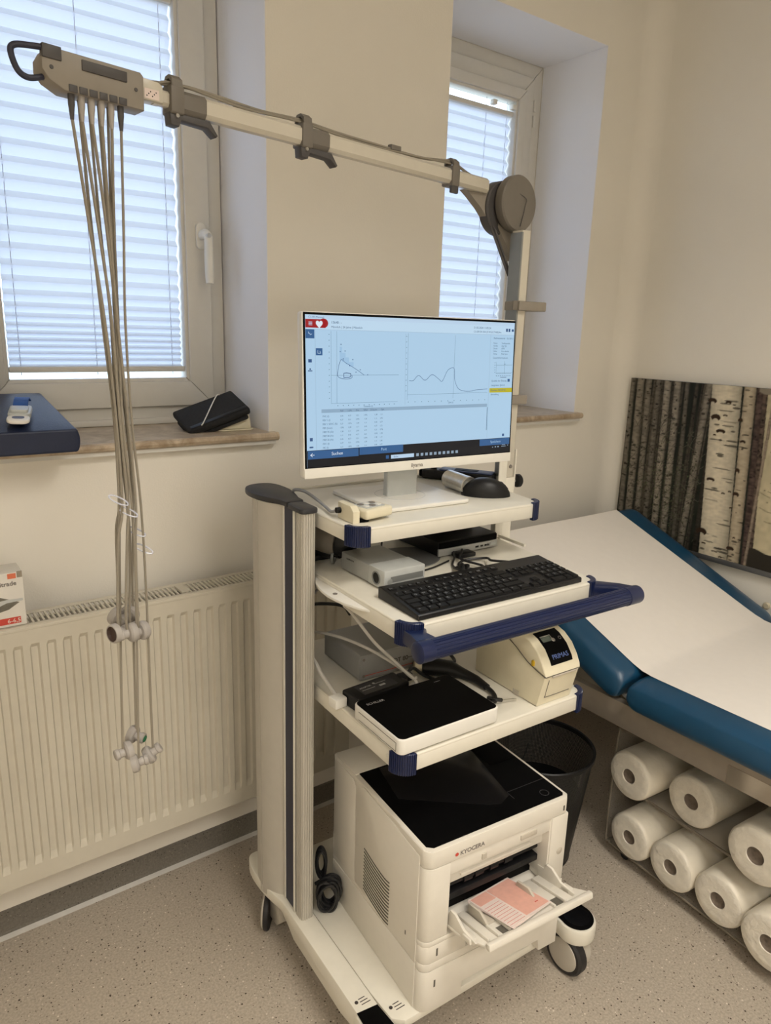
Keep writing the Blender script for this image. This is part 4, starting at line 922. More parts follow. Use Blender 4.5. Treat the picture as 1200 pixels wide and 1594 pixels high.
pc.part('foot', MB().box(-.08, .08, -.075, -.065, 0, .004).box(-.08, .08, .07, .08, 0, .004), 'black')
pd = T('power_brick', 'black power supply box lying on the mini computer', 'power supply', o=(1.09, 1.36, S2+.0372), base=CY, local=True)
pd.part('case', MB().box(-.085, .07, -.045, .055, 0, .045, .004), 'black'); pd.part('side_cable', MB().tube([(-.085, -.02, .02), (-.12, -.03, .01), (-.13, -.01, .004)], .003, 6), 'blackcable')
z_ = S2+.003
solo('keyboard_cable', 'black keyboard cable running over the shelf to the computer', 'cable', MB().tube([(1.06, 1.078, S2+.022), (1.04, 1.115, z_+.015), (1.06, 1.155, z_+.006), (1.02, 1.18, z_), (.985, 1.16, z_), (.99, 1.12, z_+.002), (1.02, 1.12, z_+.004), (1.0, 1.17, z_+.008), (1.03, 1.205, z_+.012), (1.045, 1.222, z_+.010)], .0028, 8), 'blackcable', (1.03, 1.15, S2), base=CY)
b_ = MB()
for k in range(4): b_.tube([(.955+.004*k, 1.14, z_+.004), (.94+.003*k, 1.105, z_+.012+.004*k), (.93+.004*k, 1.09, z_+.010), (.945, 1.085+.003*k, z_+.004), (.965, 1.105, z_+.010+.003*k), (.960, 1.14, z_+.004)], .0025, 7)
b_.tube([(.958, 1.14, z_+.003), (.975, 1.17, z_), (1.0, 1.195, z_+.005), (1.02, 1.222, z_+.008)], .0025, 7)
solo('coiled_mouse_cable', 'black cable bundled in loops behind the keyboard', 'cable', b_, 'blackcable', (.95, 1.11, S2), base=CY)
solo('usb_plug', 'black plug with fan shaped strain relief in front of the computer', 'plug', MB().box(1.015, 1.065, 1.195, 1.225, S2+.001, S2+.012, .003).box(1.03, 1.055, 1.218, 1.2265, S2+.003, S2+.010, .001), 'black', (1.04, 1.21, S2), base=CY)
solo('mat_cable', 'thin black cable with barrel plug lying left of the computer', 'cable', MB().tube([(.985, 1.195, z_), (.93, 1.175, z_), (.885, 1.165, z_), (.868, 1.158, z_)], .002, 7).box(.842, .872, 1.150, 1.162, S2+.0, S2+.008, .002), 'blackcable', (.90, 1.17, S2), base=CY)
solo('audio_cable', 'thin black cable left of the grey mat behind the silver unit', 'cable', MB().tube([(.80, 1.30, z_), (.84, 1.285, z_+.003), (.87, 1.30, z_+.008), (.90, 1.34, z_+.02), (.93, 1.36, z_+.05)], .0022, 7), 'blackcable', (.85, 1.3, S2), base=CY)

# ================================================================== things on the lower shelf
am = T('grey_power_unit', 'grey metal instrument case with black lettering at the back of lower shelf', 'instrument', o=(.857, 1.312, S3), base=CY, yaw=0, local=True)
am.part('case', MB().rr(-.080, .080, -.078, .078, .002, .062, .007, 'y', bev=.001), 'greymetal')
am.part('front_plate', MB().rr(-.077, .077, -.0795, -.078, .004, .060, .005, 'y'), 'greymetal')
am.part('model_print', MB().text('DT 80', .0155, (.012, -.0797, .026), (1, 0, 0), (0, 0, 1), bold=.0002), 'darktext')
am.part('red_line', MB().box(-.07, .065, -.0799, -.0795, .012, .0135), 'redprint')
for x_, zz in ((-.068, .052), (.068, .052), (.068, .012), (-.068, .012)): am.part('screw', MB().lathe([(0, .0012), (.0028, .0012), (.0034, 0)], (x_, -.0795, zz), (0, -1, 0), 12), 'printtext')
am.part('line_print', MB().box(.052, .066, -.0799, -.0795, .030, .0315), 'darktext')
ad = T('power_adapter', 'black power adapter with grey rating label beside the tablet', 'power adapter', o=(.772, 1.155, S3), base=CY, yaw=.10, local=True)
ad.part('case', MB().box(-.070, .070, -.028, .028, 0, .031, .004, 3), 'black')
ad.part('rating_label', MB().box(-.045, .045, -.020, .020, .031, .0314), 'capdark')
ad.part('label_print', MB().text('ADAPTER', .007, (-.040, .004, .0315), (1, 0, 0), (0, 1, 0)).box(-.040, -.006, -.004, -.003, .0314, .0316).box(.0, .03, .006, .007, .0314, .0316).box(.005, .02, -.008, -.002, .0314, .0316).lathe([(0, .0002), (.003, .0002), (.003, 0)], (.0, .010, .0314)), 'lighttext')
ad.part('barcode_sticker', MB().box(-.038, .03, -.0286, -.028, .004, .022), 'silver_l')
b_ = MB(); x = -.034
for k in range(18): b_.box(x, x+.0008+.0008*(k % 3), -.0289, -.0286, .009, .017); x += .0034
ad.part('barcode', b_, 'darktext')
pl_ = T('mains_plug', 'white mains plug pushed into the black adapter end', 'plug', o=(.683, 1.166, S3), base=CY, yaw=.10, local=True)
pl_.part('body', MB().box(-.013, .016, -.014, .014, .002, .024, .003), 'white')
pl_.part('cable', MB().tube([(.006, .010, .018), (.010, .04, .026), (.014, .08, .04), (.018, .12, .06), (.022, .20, .075)], .0042, 8), 'whitecable')
# --- tablet-like recorder
rec = T('ecg_recorder', 'flat white recorder with black glass top on the lower shelf front', 'recorder', o=(.810, 1.028, S3), base=CY, yaw=.005, local=True)
rec.part('body', MB().rr(-.123, .123, -.084, .084, .004, .036, .014, bev=.003, seg=3), 'white')
rec.part('glass_top', MB().rr(-.120, .120, -.081, .081, .0358, .0366, .012), 'blackmatte')
rec.part('door_seam', MB().box(-.1236, -.1228, -.070, .060, .026, .0268).box(-.1236, -.1228, -.070, .060, .009, .0096).box(-.1236, -.1228, -.0702, -.0696, .009, .0268), 'seam')
rec.part('maker_print', MB().text('SCHILLER', .0098, (-.105, .056, .0367), (1, 0, 0), (0, 1, 0)), 'lighttext')
rec.part('status_mark', MB().box(.070, .086, .066, .067, .0366, .0368), 'lighttext')
for x_, y_ in ((-.1, -.06), (.1, -.06), (-.1, .06), (.1, .06)): rec.part('foot', MB().cyl((x_, y_, 0), (x_, y_, .005), .007, n=12), 'black')
# --- label printer
lp = T('label_printer', 'ivory label printer with black display panel at right of lower shelf', 'label printer', o=(1.096, 1.045, S3), base=CY, yaw=0, local=True)
prof = [(-.092, .001), (-.112, .068), (-.108, .082), (-.098, .102), (-.082, .122), (-.060, .138), (-.030, .148), (.02, .152), (.085, .150), (.098, .14), (.105, .10), (.105, .001)]
lw = .052
lp.part('lower_body', MB().prism([(-.092, .001), (-.1095, .074), (-.06, .088), (.0, .118), (.095, .135), (.105, .10), (.105, .001)], -lw, lw, 'x', bev=.003).xform(Matrix(((1, 0, 1.0/12.5, .0-.0), (0, 1, 0, 0), (0, 0, 1, 0), (0, 0, 0, 1))) if False else Matrix.Identity(4)), 'cream2')
lp.part('lid', MB().prism([(-.1115, .076), (-.109, .085), (-.099, .103), (-.083, .123), (-.060, .138), (-.030, .147), (.02, .152), (.085, .150), (.097, .138), (.0, .1205), (-.06, .0885)], -lw-.001, lw+.001, 'x', bev=.003), 'cream2', smooth=50)
lp.part('lid_seam', MB().tube([(-lw-.0008, -.111, .075), (-lw-.0008, -.06, .0892), (-lw-.0008, .0, .1192), (-lw-.0008, .095, .1365)], .0009, 6, k=3), 'seam')
lp.part('front_seam', MB().box(-lw+.001, lw-.001, -.1115, -.108, .0738, .0752), 'seam')
lp.part('tear_slot', MB().box(-.030, .045, -.1115, -.106, .0690, .0742, .001), 'printer_in')
fa = Vector((0, .0175, -.073)).normalized()
b_ = MB(); 
def fp(x, s_, out=.0006):  # point on the slanted front face
    p = Vector((x, -.1095, .074))+fa*s_; return p+Vector((0, -.957, -.29))*out
b_.tube([fp(-.036, .010), fp(-.034, .05), fp(-.028, .056), fp(.040, .056)], .0007, 6, k=4); lp.part('door_outline', b_, 'seam')
# panel on curved lid
ca_ = [(-.1035, .0935), (-.099, .1035), (-.0915, .113), (-.083, .1232), (-.072, .1310), (-.060, .1384), (-.045, .1430)]
b_ = MB(); n = len(ca_)
def lidp(x, i, off=.0012):
    a_ = Vector(ca_[max(0, i-1)]); c_ = Vector(ca_[min(n-1, i+1)]); d = (c_-a_).normalized(); nn = Vector((-d.y, d.x)); p = Vector(ca_[i])+nn*off; return (x, p.x, p.y)
V = [[b_.b.verts.new(lidp(x, i)) for i in range(n)] for x in (-.030, .034)]
V0 = [[b_.b.verts.new(lidp(x, i, -.001)) for i in range(n)] for x in (-.030, .034)]
for i in range(n-1):
    b_.b.faces.new((V[0][i], V[1][i], V[1][i+1], V[0][i+1])); b_.b.faces.new((V0[0][i], V[0][i], V[0][i+1], V0[0][i+1])); b_.b.faces.new((V0[1][i], V[1][i], V[1][i+1], V0[1][i+1]))
b_.b.faces.new((V[0][0], V[1][0], V0[1][0], V0[0][0])); b_.b.faces.new((V[0][-1], V[1][-1], V0[1][-1], V0[0][-1]))
pn = lp.part('display_panel', b_, 'blackmatte', smooth=60)
d1 = (Vector(ca_[2])-Vector(ca_[1])).normalized(); o_ = Vector(lidp(-.022, 1, .0019))
lp.part('panel_print', MB().text('PRIMAS', .0145, o_, (1, 0, 0), (0, d1.x, d1.y)), 'bluetext', parent=pn)
d2 = (Vector(ca_[5])-Vector(ca_[4])).normalized(); o2 = Vector(lidp(-.026, 4, .0020)); uy = Vector((0, d2.x, d2.y)); ux = Vector((1, 0, 0)); uz = ux.cross(uy)
def onp(x, y, z): return o2+ux*x+uy*y+uz*z
b_ = MB(); b_.quad(onp(0, 0, .0003), onp(.026, 0, .0003), onp(.026, .013, .0003), onp(0, .013, .0003)); lp.part('status_window', b_, 'lcd', parent=pn)
b_ = MB().tube([onp(.0, .014, .0006), onp(.028, .014, .0006), onp(.028, .002, .0006)], .0012, 6, smooth=False); lp.part('window_rim', b_, 'steel', parent=pn)
b_ = MB().lathe([(0, .001), (.004, .0008), (.0048, 0)], onp(.030, .001, .0004), uz, 14); lp.part('feed_button', b_, 'steel', parent=pn)
b_ = MB().lathe([(.003, 0), (.0035, .0005), (.004, 0)], onp(.050, .002, .0004), uz, 14); lp.part('round_key', b_, 'printtext', parent=pn)
lp.part('release_tab', MB().rr(-lw-.0045, -lw-.001, -.080, -.072, .088, .101, .003, 'x', bev=.001), 'yellow')
lp.part('side_foot', MB().box(-lw-.0012, -lw+.001, -.040, -.022, .001, .012), 'printer_in')
# --- black connector with cable, tool, loose cables
cn = T('patient_cable_plug', 'black moulded cable connector lying between recorder and label printer', 'connector', o=(.965, 1.16, S3), base=CY, yaw=-.45, local=True)
cn.part('shell', MB().loft([(-.055, .01, .020), (-.03, .01, .020), (.01, 0, .018), (.035, -.012, .012), (.06, -.04, .010), (.075, -.075, .009)], [.014, .019, .018, .012, .009, .007], 14, sq=1.3), 'black', smooth=60)
cn.part('ring', MB().lathe([(.012, 0), (.013, .002), (.013, .016), (.0, .016)], (-.072, .012, .020), (1, 0, 0), 18), 'cream2')
cn.part('lead', MB().tube([(.075, -.075, .009), (.082, -.105, .008), (.075, -.135, .007), (.05, -.15, .006)], .0055, 10), 'blackcable')
cn.part('collar', MB().tube([(.066, -.118, .007), (.078, -.135, .012), (.092, -.13, .007)], .0045, 8), 'blackcable')
fl = T('flat_tab_tool', 'pale flat metal tab sticking out on lower shelf by the black lead', 'tool', o=(.997, 1.005, S3), base=CY, yaw=-.3, local=True)
fl.part('blade', MB().box(-.022, .030, -.004, .004, .001, .004, .001).box(-.022, .030, -.0045, -.0035, .001, .007), 'steel'); fl.part('grip', MB().box(-.034, -.02, -.006, .006, 0, .008, .002), 'black')
solo('black_lead', 'black cables piled behind the recorder under the handle', 'cable', MB().tube([(.93, 1.24, S3+.004), (.96, 1.215, S3+.03), (1.0, 1.23, S3+.045), (1.03, 1.26, S3+.02), (1.0, 1.30, S3+.006), (.96, 1.28, S3+.03), (1.01, 1.22, S3+.055), (1.045, 1.27, S3+.05)], .0045, 8).tube([(.945, 1.26, S3+.02), (.99, 1.20, S3+.012), (1.03, 1.21, S3+.005), (1.035, 1.30, S3+.02), (1.0, 1.34, S3+.04)], .004, 8), 'blackcable', (.98, 1.25, S3), base=CY)
solo('power_lead', 'short black lead with plug in front of the grey instrument case', 'cable', MB().tube([(.842, 1.15, S3+.018), (.86, 1.165, S3+.030), (.89, 1.185, S3+.028), (.91, 1.175, S3+.012), (.925, 1.15, S3+.006)], .004, 8).box(.835, .87, 1.155, 1.175, S3+.016, S3+.034, .004), 'blackcable', (.88, 1.17, S3), base=CY)
solo('white_loop_cable', 'white cable arching over the grey instrument case to the recorder', 'cable', MB().tube([(.70, 1.41, S3+.055), (.725, 1.36, S3+.085), (.755, 1.29, S3+.094), (.79, 1.22, S3+.085), (.825, 1.16, S3+.062), (.845, 1.125, S3+.044), (.850, 1.113, S3+.030)], .0034, 8).box(.841, .861, 1.1135, 1.126, S3+.016, S3+.032, .002), 'whitecable', (.78, 1.25, S3), base=CY)
solo('white_hanging_cable', 'white cable hanging from the keyboard shelf side down to the recorder', 'cable', MB().tube([(.695, 1.165, S2-.038), (.715, 1.165, S2-.06), (.76, 1.150, S3+.135), (.805, 1.135, S3+.085), (.838, 1.12, S3+.048), (.850, 1.117, S3+.046)], .0034, 8), 'whitecable', (.78, 1.15, S3), base=CY)
solo('dark_cable', 'dark cable arching behind the column at lower shelf', 'cable', MB().tube([(.69, 1.44, S3+.10), (.72, 1.42, S3+.125), (.77, 1.41, S3+.128), (.83, 1.40, S3+.115), (.85, 1.395, S3+.09)], .0042, 8), 'blackcable', (.76, 1.42, S3), base=CY)
solo('grey_lead', 'grey lead hanging behind the column above the lower shelf', 'cable', MB().tube([(.70, 1.43, S3+.03), (.71, 1.38, S3+.06), (.715, 1.345, S3+.17), (.735, 1.32, S3+.215)], .003, 8), 'greycable', (.71, 1.38, S3), base=CY)
solo('cable_socket', 'black connector plugged in behind the column above lower shelf', 'connector', MB().box(.70, .735, 1.40, 1.43, S3+.04, S3+.075, .004), 'black', (.715, 1.415, S3+.04), base=CY)

# ================================================================== LASER PRINTER (own frame)
CP = -.09
pr = T('laser_printer', 'large cream laser printer with black top and open front tray', 'printer', o=(.892, 1.145, .1388), base=CP)
f0, f1, d0, d1 = .703, 1.082, .95, 1.34
def pp(outline, z0, z1, bev=.003): return MB().prism(outline, z0, z1, bev=bev)
def body(z0, z1, dd0=d0, r=.022, bev=.0015):
    out = [(f0+r-r*math.cos(a_), dd0+r-r*math.sin(a_)) for a_ in [PI/2*i/8 for i in range(9)]]+[(f1-r*.45+r*.45*math.sin(a_), dd0+r*.45-r*.45*math.cos(a_)) for a_ in [PI/2*i/6 for i in range(7)]]+[(f1, d1-.01), (f1-.01, d1), (f0+.01, d1), (f0, d1-.01)]
    return MB().prism(out, z0, z1, bev=bev)
# bottom feeder
bt = pr.part('paper_feeder', MB().box(f0+.001, f1-.001, d0+.03, d1, .1388, .2385, .001), 'printer')
b_ = MB(); r = .022
out = [(f0+r-r*math.cos(a_), d0+r-r*math.sin(a_)) for a_ in [PI/2*i/8 for i in range(9)]]
fl_ = [(f0, .1400), (f0+.10, .1400), (f0+.105, .165), (f1-.055, .165), (f1-.05, .1400), (f1, .1400), (f1, .2375), (f0, .2375)]
b_.prism([(f0+.02, .1388), (f0+.104, .1388), (f0+.108, .170), (f1-.058, .170), (f1-.052, .1388), (f1, .1388), (f1, .2378), (f0+.02, .2378)], d0, d0+.032, 'y', bev=.001)
b_.prism(out+[(f0+.03, d0+.032), (f0, d0+.032)], .1388, .2378, bev=.001)
pr.part('feeder_drawer', b_, 'printer', parent=bt)
pr.part('feeder_slot', MB().box(f0+.032, f0+.036, d0-.0006, d0+.001, .195, .212), 'seam', parent=bt)
# main lower cassette
cs = pr.part('cassette', MB().prism(out+[(f0+.11, d0), (f0+.118, d0+.035), (f1-.090, d0+.035), (f1-.075, d0), (f1, d0), (f1, d1), (f0, d1)], .258, .300, bev=.0008).prism(out+[(f1, d0), (f1, d1), (f0, d1)], .2395, .258, bev=.0008).prism(out+[(f1, d0), (f1, d1), (f0, d1)], .300, .312, bev=.0008), 'printer')
pr.part('cassette_slot', MB().box(f0+.034, f0+.038, d0-.0006, d0+.001, .272, .290), 'seam', parent=cs)
# main body with opening: back block + pillars + top
zt = .527
mbp = MB().box(f0+.0005, f1-.0005, d0+.095, d1, .313, zt-.012, .001)
pr.part('main_body', mbp, 'printer')
pil = out+[(f0+.058, d0), (f0+.060, d0+.10), (f0, d0+.10)]
pr.part('left_pillar', MB().prism(pil, .3135, .4845, bev=.001), 'printer')
pr.part('right_pillar', MB().box(f1-.048, f1, d0, d0+.10, .3135, .4845, .003), 'printer')
hdr = MB().prism(out+[(f1-.01, d0), (f1, d0+.01), (f1, d0+.10), (f0, d0+.10)], .4865, zt-.003, bev=.001).box(f0+.060, f1-.048, d0+.004, d0+.03, .452, .4865, .001)
hd2 = pr.part('front_header', hdr, 'printer')
pr.part('maker_emblem', MB().text('K', .001, (0, 0, 0), (1, 0, 0), (0, 0, 1)).xform(Matrix.Scale(0, 4)) if False else MB().lathe([(.0, .0003), (.0045, .0003), (.0045, 0)], (f0+.072, d0-.0002, .4985), (0, -1, 0), 6), 'redprint', parent=hd2)
pr.part('maker_name', MB().text('KYOCERA', .0135, (f0+.080, d0-.0003, .4938), (1, 0, 0), (0, 0, 1), bold=.0003), 'printtext', parent=hd2)
pr.part('header_slot', MB().box(f1-.019, f1-.015, d0-.0006, d0+.001, .495, .507), 'seam', parent=hd2)
pr.part('tray_latch', MB().box(f0+.14, f0+.152, d0+.001, d0+.006, .457, .470, .001).box(f1-.135, f1-.09, d0+.001, d0+.006, .462, .474, .001), 'printer_in', parent=hd2)
pr.part('door_button', MB().lathe([(0, .001), (.007, .001), (.0085, 0)], (f1-.018, d0-.0001, .392), (0, -1, 0), 18), 'printer_in')
pr.part('opening_back', MB().box(f0+.060, f1-.048, d0+.055, d0+.094, .314, .452), 'blackmatte')
pr.part('opening_upper', MB().box(f0+.0605, f1-.0485, d0+.022, d0+.055, .412, .452, .002).box(f0+.10, f1-.09, d0+.016, d0+.024, .424, .430, .001), 'printer')
b_ = MB()
b_.cyl((f0+.065, d0+.040, .395), (f1-.052, d0+.040, .395), .007, n=12)
for x_ in (.12, .15, .19, .23): b_.cyl((f0+x_, d0+.040, .395), (f0+x_+.022, d0+.040, .395), .011, n=16)
b_.box(f0+.065, f1-.052, d0+.03, d0+.055, .360, .376, .002)
pr.part('feed_roller', b_, 'black')
pr.part('opening_side', MB().box(f0+.060, f0+.062, d0+.004, d0+.055, .330, .452), 'printer'); pr.part('opening_side', MB().box(f1-.052, f1-.048, d0+.002, d0+.055, .330, .486, .001), 'printer')
# top: black inset, left rim, rear
pr.part('top_rim', MB().prism([(f0+.0012, d0+.016), (f0+.016, d0+.0012), (f1-.010, d0+.0012), (f1-.0005, d0+.01), (f1-.0005, d1), (f0+.0005, d1)], zt-.014, zt-.0015, bev=.002), 'printer')
pr.part('black_top', MB().prism([(f0+.010, d0+.020), (f0+.022, d0+.010), (f1-.014, d0+.010), (f1-.008, d0+.016), (f1-.008, d1-.01), (f1-.13, d1-.01), (f1-.13, d0+.292), (f0+.012, d0+.292)], zt-.003, zt, bev=.001), 'blackmatte')
pr.part('output_tray', MB().prism([(f0+.20, d0+.06), (f0+.225, d0+.05), (f0+.26, d0+.065), (f0+.30, d0+.28), (f0+.06, d0+.285), (f0+.04, d0+.17)], zt-.0002, zt+.0008, bev=.0004), 'blackgloss')
pr.part('rear_cover', MB().box(f0+.002, f1-.13, d1-.10, d1-.002, zt-.004, zt+.001, .002), 'printer')
kp = pr.part('control_panel', MB().prism([(f1-.085, d1-.22), (f1-.012, d1-.22), (f1-.012, d1-.02), (f1-.085, d1-.02)], zt, zt+.0015, bev=.0005), 'blackmatte')
pr.part('ok_button', MB().lathe([(0, .0012), (.0045, .0010), (.0055, 0)], (f1-.045, d1-.095, zt+.0015)), 'silver', parent=kp)
b_ = MB()
for k in range(9): b_.lathe([(0, .0003), (.0016, .0003), (.0016, 0)], (f1-.065+.017*(k % 3), d1-.125+.022*(k//3), zt+.0015), n=8)
pr.part('panel_keys', b_, 'printtext', parent=kp)
pr.part('power_ring', MB().lathe([(.009, 0), (.0098, .0005), (.0106, 0)], (f1-.045, d0+.035, zt)), 'capdark')
pr.part('inset_lines', MB().box(f1-.118, f1-.117, d0+.05, d0+.20, zt, zt+.0005).box(f1-.118, f1-.012, d0+.075, d0+.076, zt, zt+.0005), 'capdark')
# side panel details
sp1 = pr.part('side_panel', MB().prism([(d0+.024, .253), (d0+.024, .505), (d0+.245, zt-.004), (d0+.28, .500), (d0+.28, .253)], f0-.0015, f0+.001, 'x', bev=.0006), 'printer')
pr.part('rear_side_panel', MB().prism([(d0+.2815, .253), (d0+.2815, .498), (d0+.30, zt-.012), (d1-.01, zt-.012), (d1-.01, .253)], f0-.0013, f0+.001, 'x', bev=.0006), 'printer')
pr.part('feeder_side', MB().prism([(d0+.024, .1392), (d0+.024, .2505), (d1-.002, .236), (d1-.002, .1392)], f0-.0015, f0+.001, 'x', bev=.0006), 'printer')
for k in range(13):
    z0 = .258+.0088*k
    pr.part('vent_slot', MB().tube([(f0-.0017, d0+.128, z0), (f0-.0017, d0+.150, z0-.003), (f0-.0017, d0+.19, z0+.001), (f0-.0017, d0+.236, z0+.010)], .0015, 6, 4), 'seam', parent=sp1)
pr.part('side_slot', MB().box(f0-.0018, f0-.001, d0+.060, d0+.063, .290, .300), 'seam', parent=sp1)
# folded-down multipurpose tray
tr = Matrix.Translation((0, d0+.02, .322)) @ Matrix.Rotation(-.22, 4, 'X')   # local y negative = outwards
tx0, tx1 = f0+.062, f1-.046
def TP(b_, dz=0): return b_.xform(tr)
dr = pr.part('front_tray', TP(MB().prism([(tx0, 0), (tx0, -.055), (tx0+.02, -.115), (tx1-.02+.04, -.125), (tx1+.035, -.115), (tx1, -.050), (tx1, 0)], .0, .006, bev=.002)), 'printer')
pr.part('tray_edge', TP(MB().box(tx0+.02, tx1+.03, -.128, -.116, -.002, .013, .003)), 'printer', parent=dr)
for k, x_ in enumerate((.03, .055, .085, .205, .235)):
    pr.part('tray_rib', TP(MB().box(tx0+x_, tx0+x_+.005, -.112, -.01, .006, .013, .001)), 'printer', parent=dr)
for x_ in (.07, .215): pr.part('tray_opening', TP(MB().box(tx0+x_, tx0+x_+.02, -.108, -.085, .0058, .0064)), 'seam', parent=dr)
for x_, s_ in ((.055, 1), (.185, -1)):
    pr.part('paper_guide', TP(MB().prism([(-.075, .006), (-.075, .015), (-.055, .030), (-.02, .030), (-.01, .006)], tx0+x_, tx0+x_+.006, 'x', bev=.001).box(tx0+x_-.02*(s_ < 0), tx0+x_+.006+.02*(s_ > 0), -.07, -.02, .006, .011, .001)), 'printer_in', parent=dr)
for x_ in (.002, tx1-tx0-.008):
    pr.part('tray_arm', TP(MB().prism([(.0, .0), (-.10, .004), (-.11, .014), (-.07, .020), (-.045, .040), (-.03, .042), (-.02, .030), (0, .030)], tx0+x_, tx0+x_+.006, 'x', bev=.001)), 'printer', parent=dr)
    pr.part('tray_arm', TP(MB().box(tx0+x_-.004*(x_ < .1), tx0+x_+.014, -.095, -.07, .004, .016, .002)), 'printer', parent=dr)
# forms lying in the tray
for k in range(3):
    fo = T('pink_form', ['top pink printed form in the printer tray', 'second pink form just under the top one in the printer tray', 'lowest pink form of the pile in the printer tray'][k], 'paper', o=(.893, .905, .3415+.0012*(2-k)), base=CP, group='forms in the printer tray')
    ang = .10+.03*k; R4 = Matrix.Translation((.895, d0+.02, .322)) @ Matrix.Rotation(-.22, 4, 'X') @ Matrix.Translation((.010, -.056, .0150+.0012*(2-k))) @ Matrix.Rotation(ang, 4, 'Z') @ Matrix.Scale(1.12, 4)
    fo.part('sheet', MB().box(-.055, .052, -.050, .062, 0, .0007).xform(R4), 'formpaper')
    if k == 0:
        fo.part('pink_block', MB().box(-.010, .050, -.045, .058, .0007, .0009).box(-.052, -.012, .030, .058, .0007, .0009).xform(R4), 'pink')
        b_ = MB()
        for q in range(9): b_.box(-.052, -.014, -.045+.008*q, -.0444+.008*q, .0007, .00095)
        b_.box(.03, .038, -.03, -.028, .0009, .0011); fo.part('form_lines', b_.xform(R4), 'redprint')

# ---- coiled cable and white cable behind the column on the base
b_ = MB(); rc_ = random.Random(4); hx_ = Vector((.83, -.55, 0)); nx_ = Vector((.55, .83, 0))
for k in range(9):
    cc0 = Vector((.724, 1.262, .1385+.046))+hx_*rc_.uniform(-.004, .004)+nx_*(.0045*(k-4)); a0 = rc_.uniform(.020, .027); b0 = rc_.uniform(.034, .041); th = rc_.uniform(-.35, .35)
    b_.tube([cc0+hx_*(a0*math.cos(q)*math.cos(th)-b0*math.sin(q)*math.sin(th))+Vector((0, 0, 1))*(a0*math.cos(q)*math.sin(th)+b0*math.sin(q)*math.cos(th)) for q in [2*PI*i/12 for i in range(13)]], .0036, 8, 3)
for k in range(5):
    cc0 = Vector((.722, 1.300, .245))+hx_*rc_.uniform(-.003, .003)+nx_*(.005*(k-2))
    b_.tube([cc0+hx_*(.011*math.cos(q))+Vector((0, 0, .036*math.sin(q))) for q in [2*PI*i/10 for i in range(11)]], .0036, 8, 3)
b_.tube([Vector((.722, 1.27, .205))-hx_*.027, Vector((.722, 1.27, .222)), Vector((.722, 1.27, .212))+hx_*.025], .0045, 8)
solo('coiled_power_cable', 'black mains cable tied in a coil on the cart base', 'cable', b_, 'blackcable', (.72, 1.27, .1385), base=CY)
solo('white_power_cable', 'white cable looping behind the column above the cart base', 'cable', MB().tube([(.71, 1.43, .43), (.735, 1.42, .40), (.755, 1.42, .35), (.75, 1.42, .30), (.72, 1.42, .27), (.70, 1.43, .265)], .0045, 8), 'whitecable', (.73, 1.42, .27), base=CY)

# ================================================================== WASTE BIN
bn = T('waste_bin', 'round black wire mesh waste bin behind the laser printer', 'bin', o=(1.435, 1.275, 0), base=CY, local=True)
b_ = MB()
N, Mz = 96, 34
def bp(u, v): r_ = .108+.040*v; return (r_*math.cos(2*PI*u), r_*math.sin(2*PI*u), .008+.335*v)
b_.grid(bp, 72, 1)
mm = bpy.data.materials.new('perforated_black_steel'); mm.use_nodes = True; t_ = mm.node_tree; B = t_.nodes['Principled BSDF']; B.inputs['Base Color'].default_value = (.012, .012, .012, 1); B.inputs['Roughness'].default_value = .45
tcn = t_.nodes.new('ShaderNodeTexCoord'); sep = t_.nodes.new('ShaderNodeSeparateXYZ'); t_.links.new(tcn.outputs['Object'], sep.inputs[0])
at = t_.nodes.new('ShaderNodeMath'); at.operation = 'ARCTAN2'; t_.links.new(sep.outputs[1], at.inputs[0]); t_.links.new(sep.outputs[0], at.inputs[1])
cmb = t_.nodes.new('ShaderNodeCombineXYZ'); m1 = t_.nodes.new('ShaderNodeMath'); m1.operation = 'MULTIPLY'; m1.inputs[1].default_value = 32; t_.links.new(at.outputs[0], m1.inputs[0]); t_.links.new(m1.outputs[0], cmb.inputs[0])
m2 = t_.nodes.new('ShaderNodeMath'); m2.operation = 'MULTIPLY'; m2.inputs[1].default_value = 260; t_.links.new(sep.outputs[2], m2.inputs[0]); t_.links.new(m2.outputs[0], cmb.inputs[1])
vr = t_.nodes.new('ShaderNodeTexVoronoi'); vr.inputs['Scale'].default_value = 1; vr.inputs['Randomness'].default_value = 0; t_.links.new(cmb.outputs[0], vr.inputs['Vector'])
gt = t_.nodes.new('ShaderNodeMath'); gt.operation = 'GREATER_THAN'; gt.inputs[1].default_value = .25; t_.links.new(vr.outputs['Distance'], gt.inputs[0]); t_.links.new(gt.outputs[0], B.inputs['Alpha'])
MT['mesh'] = mm
bn.part('mesh_wall', b_, 'mesh', smooth=60)
bn.part('rim', MB().lathe([(.146, .338), (.152, .340), (.1525, .350), (.149, .353), (.145, .350), (.146, .338)], (0, 0, 0), n=64), 'black')
bn.part('bottom', MB().lathe([(0, 0), (.106, 0), (.109, .004), (.109, .012), (0, .012)], (0, 0, 0), n=64), 'black')
bn.part('bin_liner', MB().lathe([(.104, .02), (.122, .17), (.126, .20), (.118, .215), (0, .205)], (0, 0, 0), n=40), 'blackmatte')
solo('floor_cable', 'thin black cable on the floor behind the waste bin', 'cable', MB().tube([(1.55, 1.45, .30), (1.60, 1.50, .22), (1.66, 1.55, .12), (1.70, 1.50, .06), (1.78, 1.52, .03), (1.9, 1.6, .004)], .003, 6), 'blackcable', (1.7, 1.5, 0))

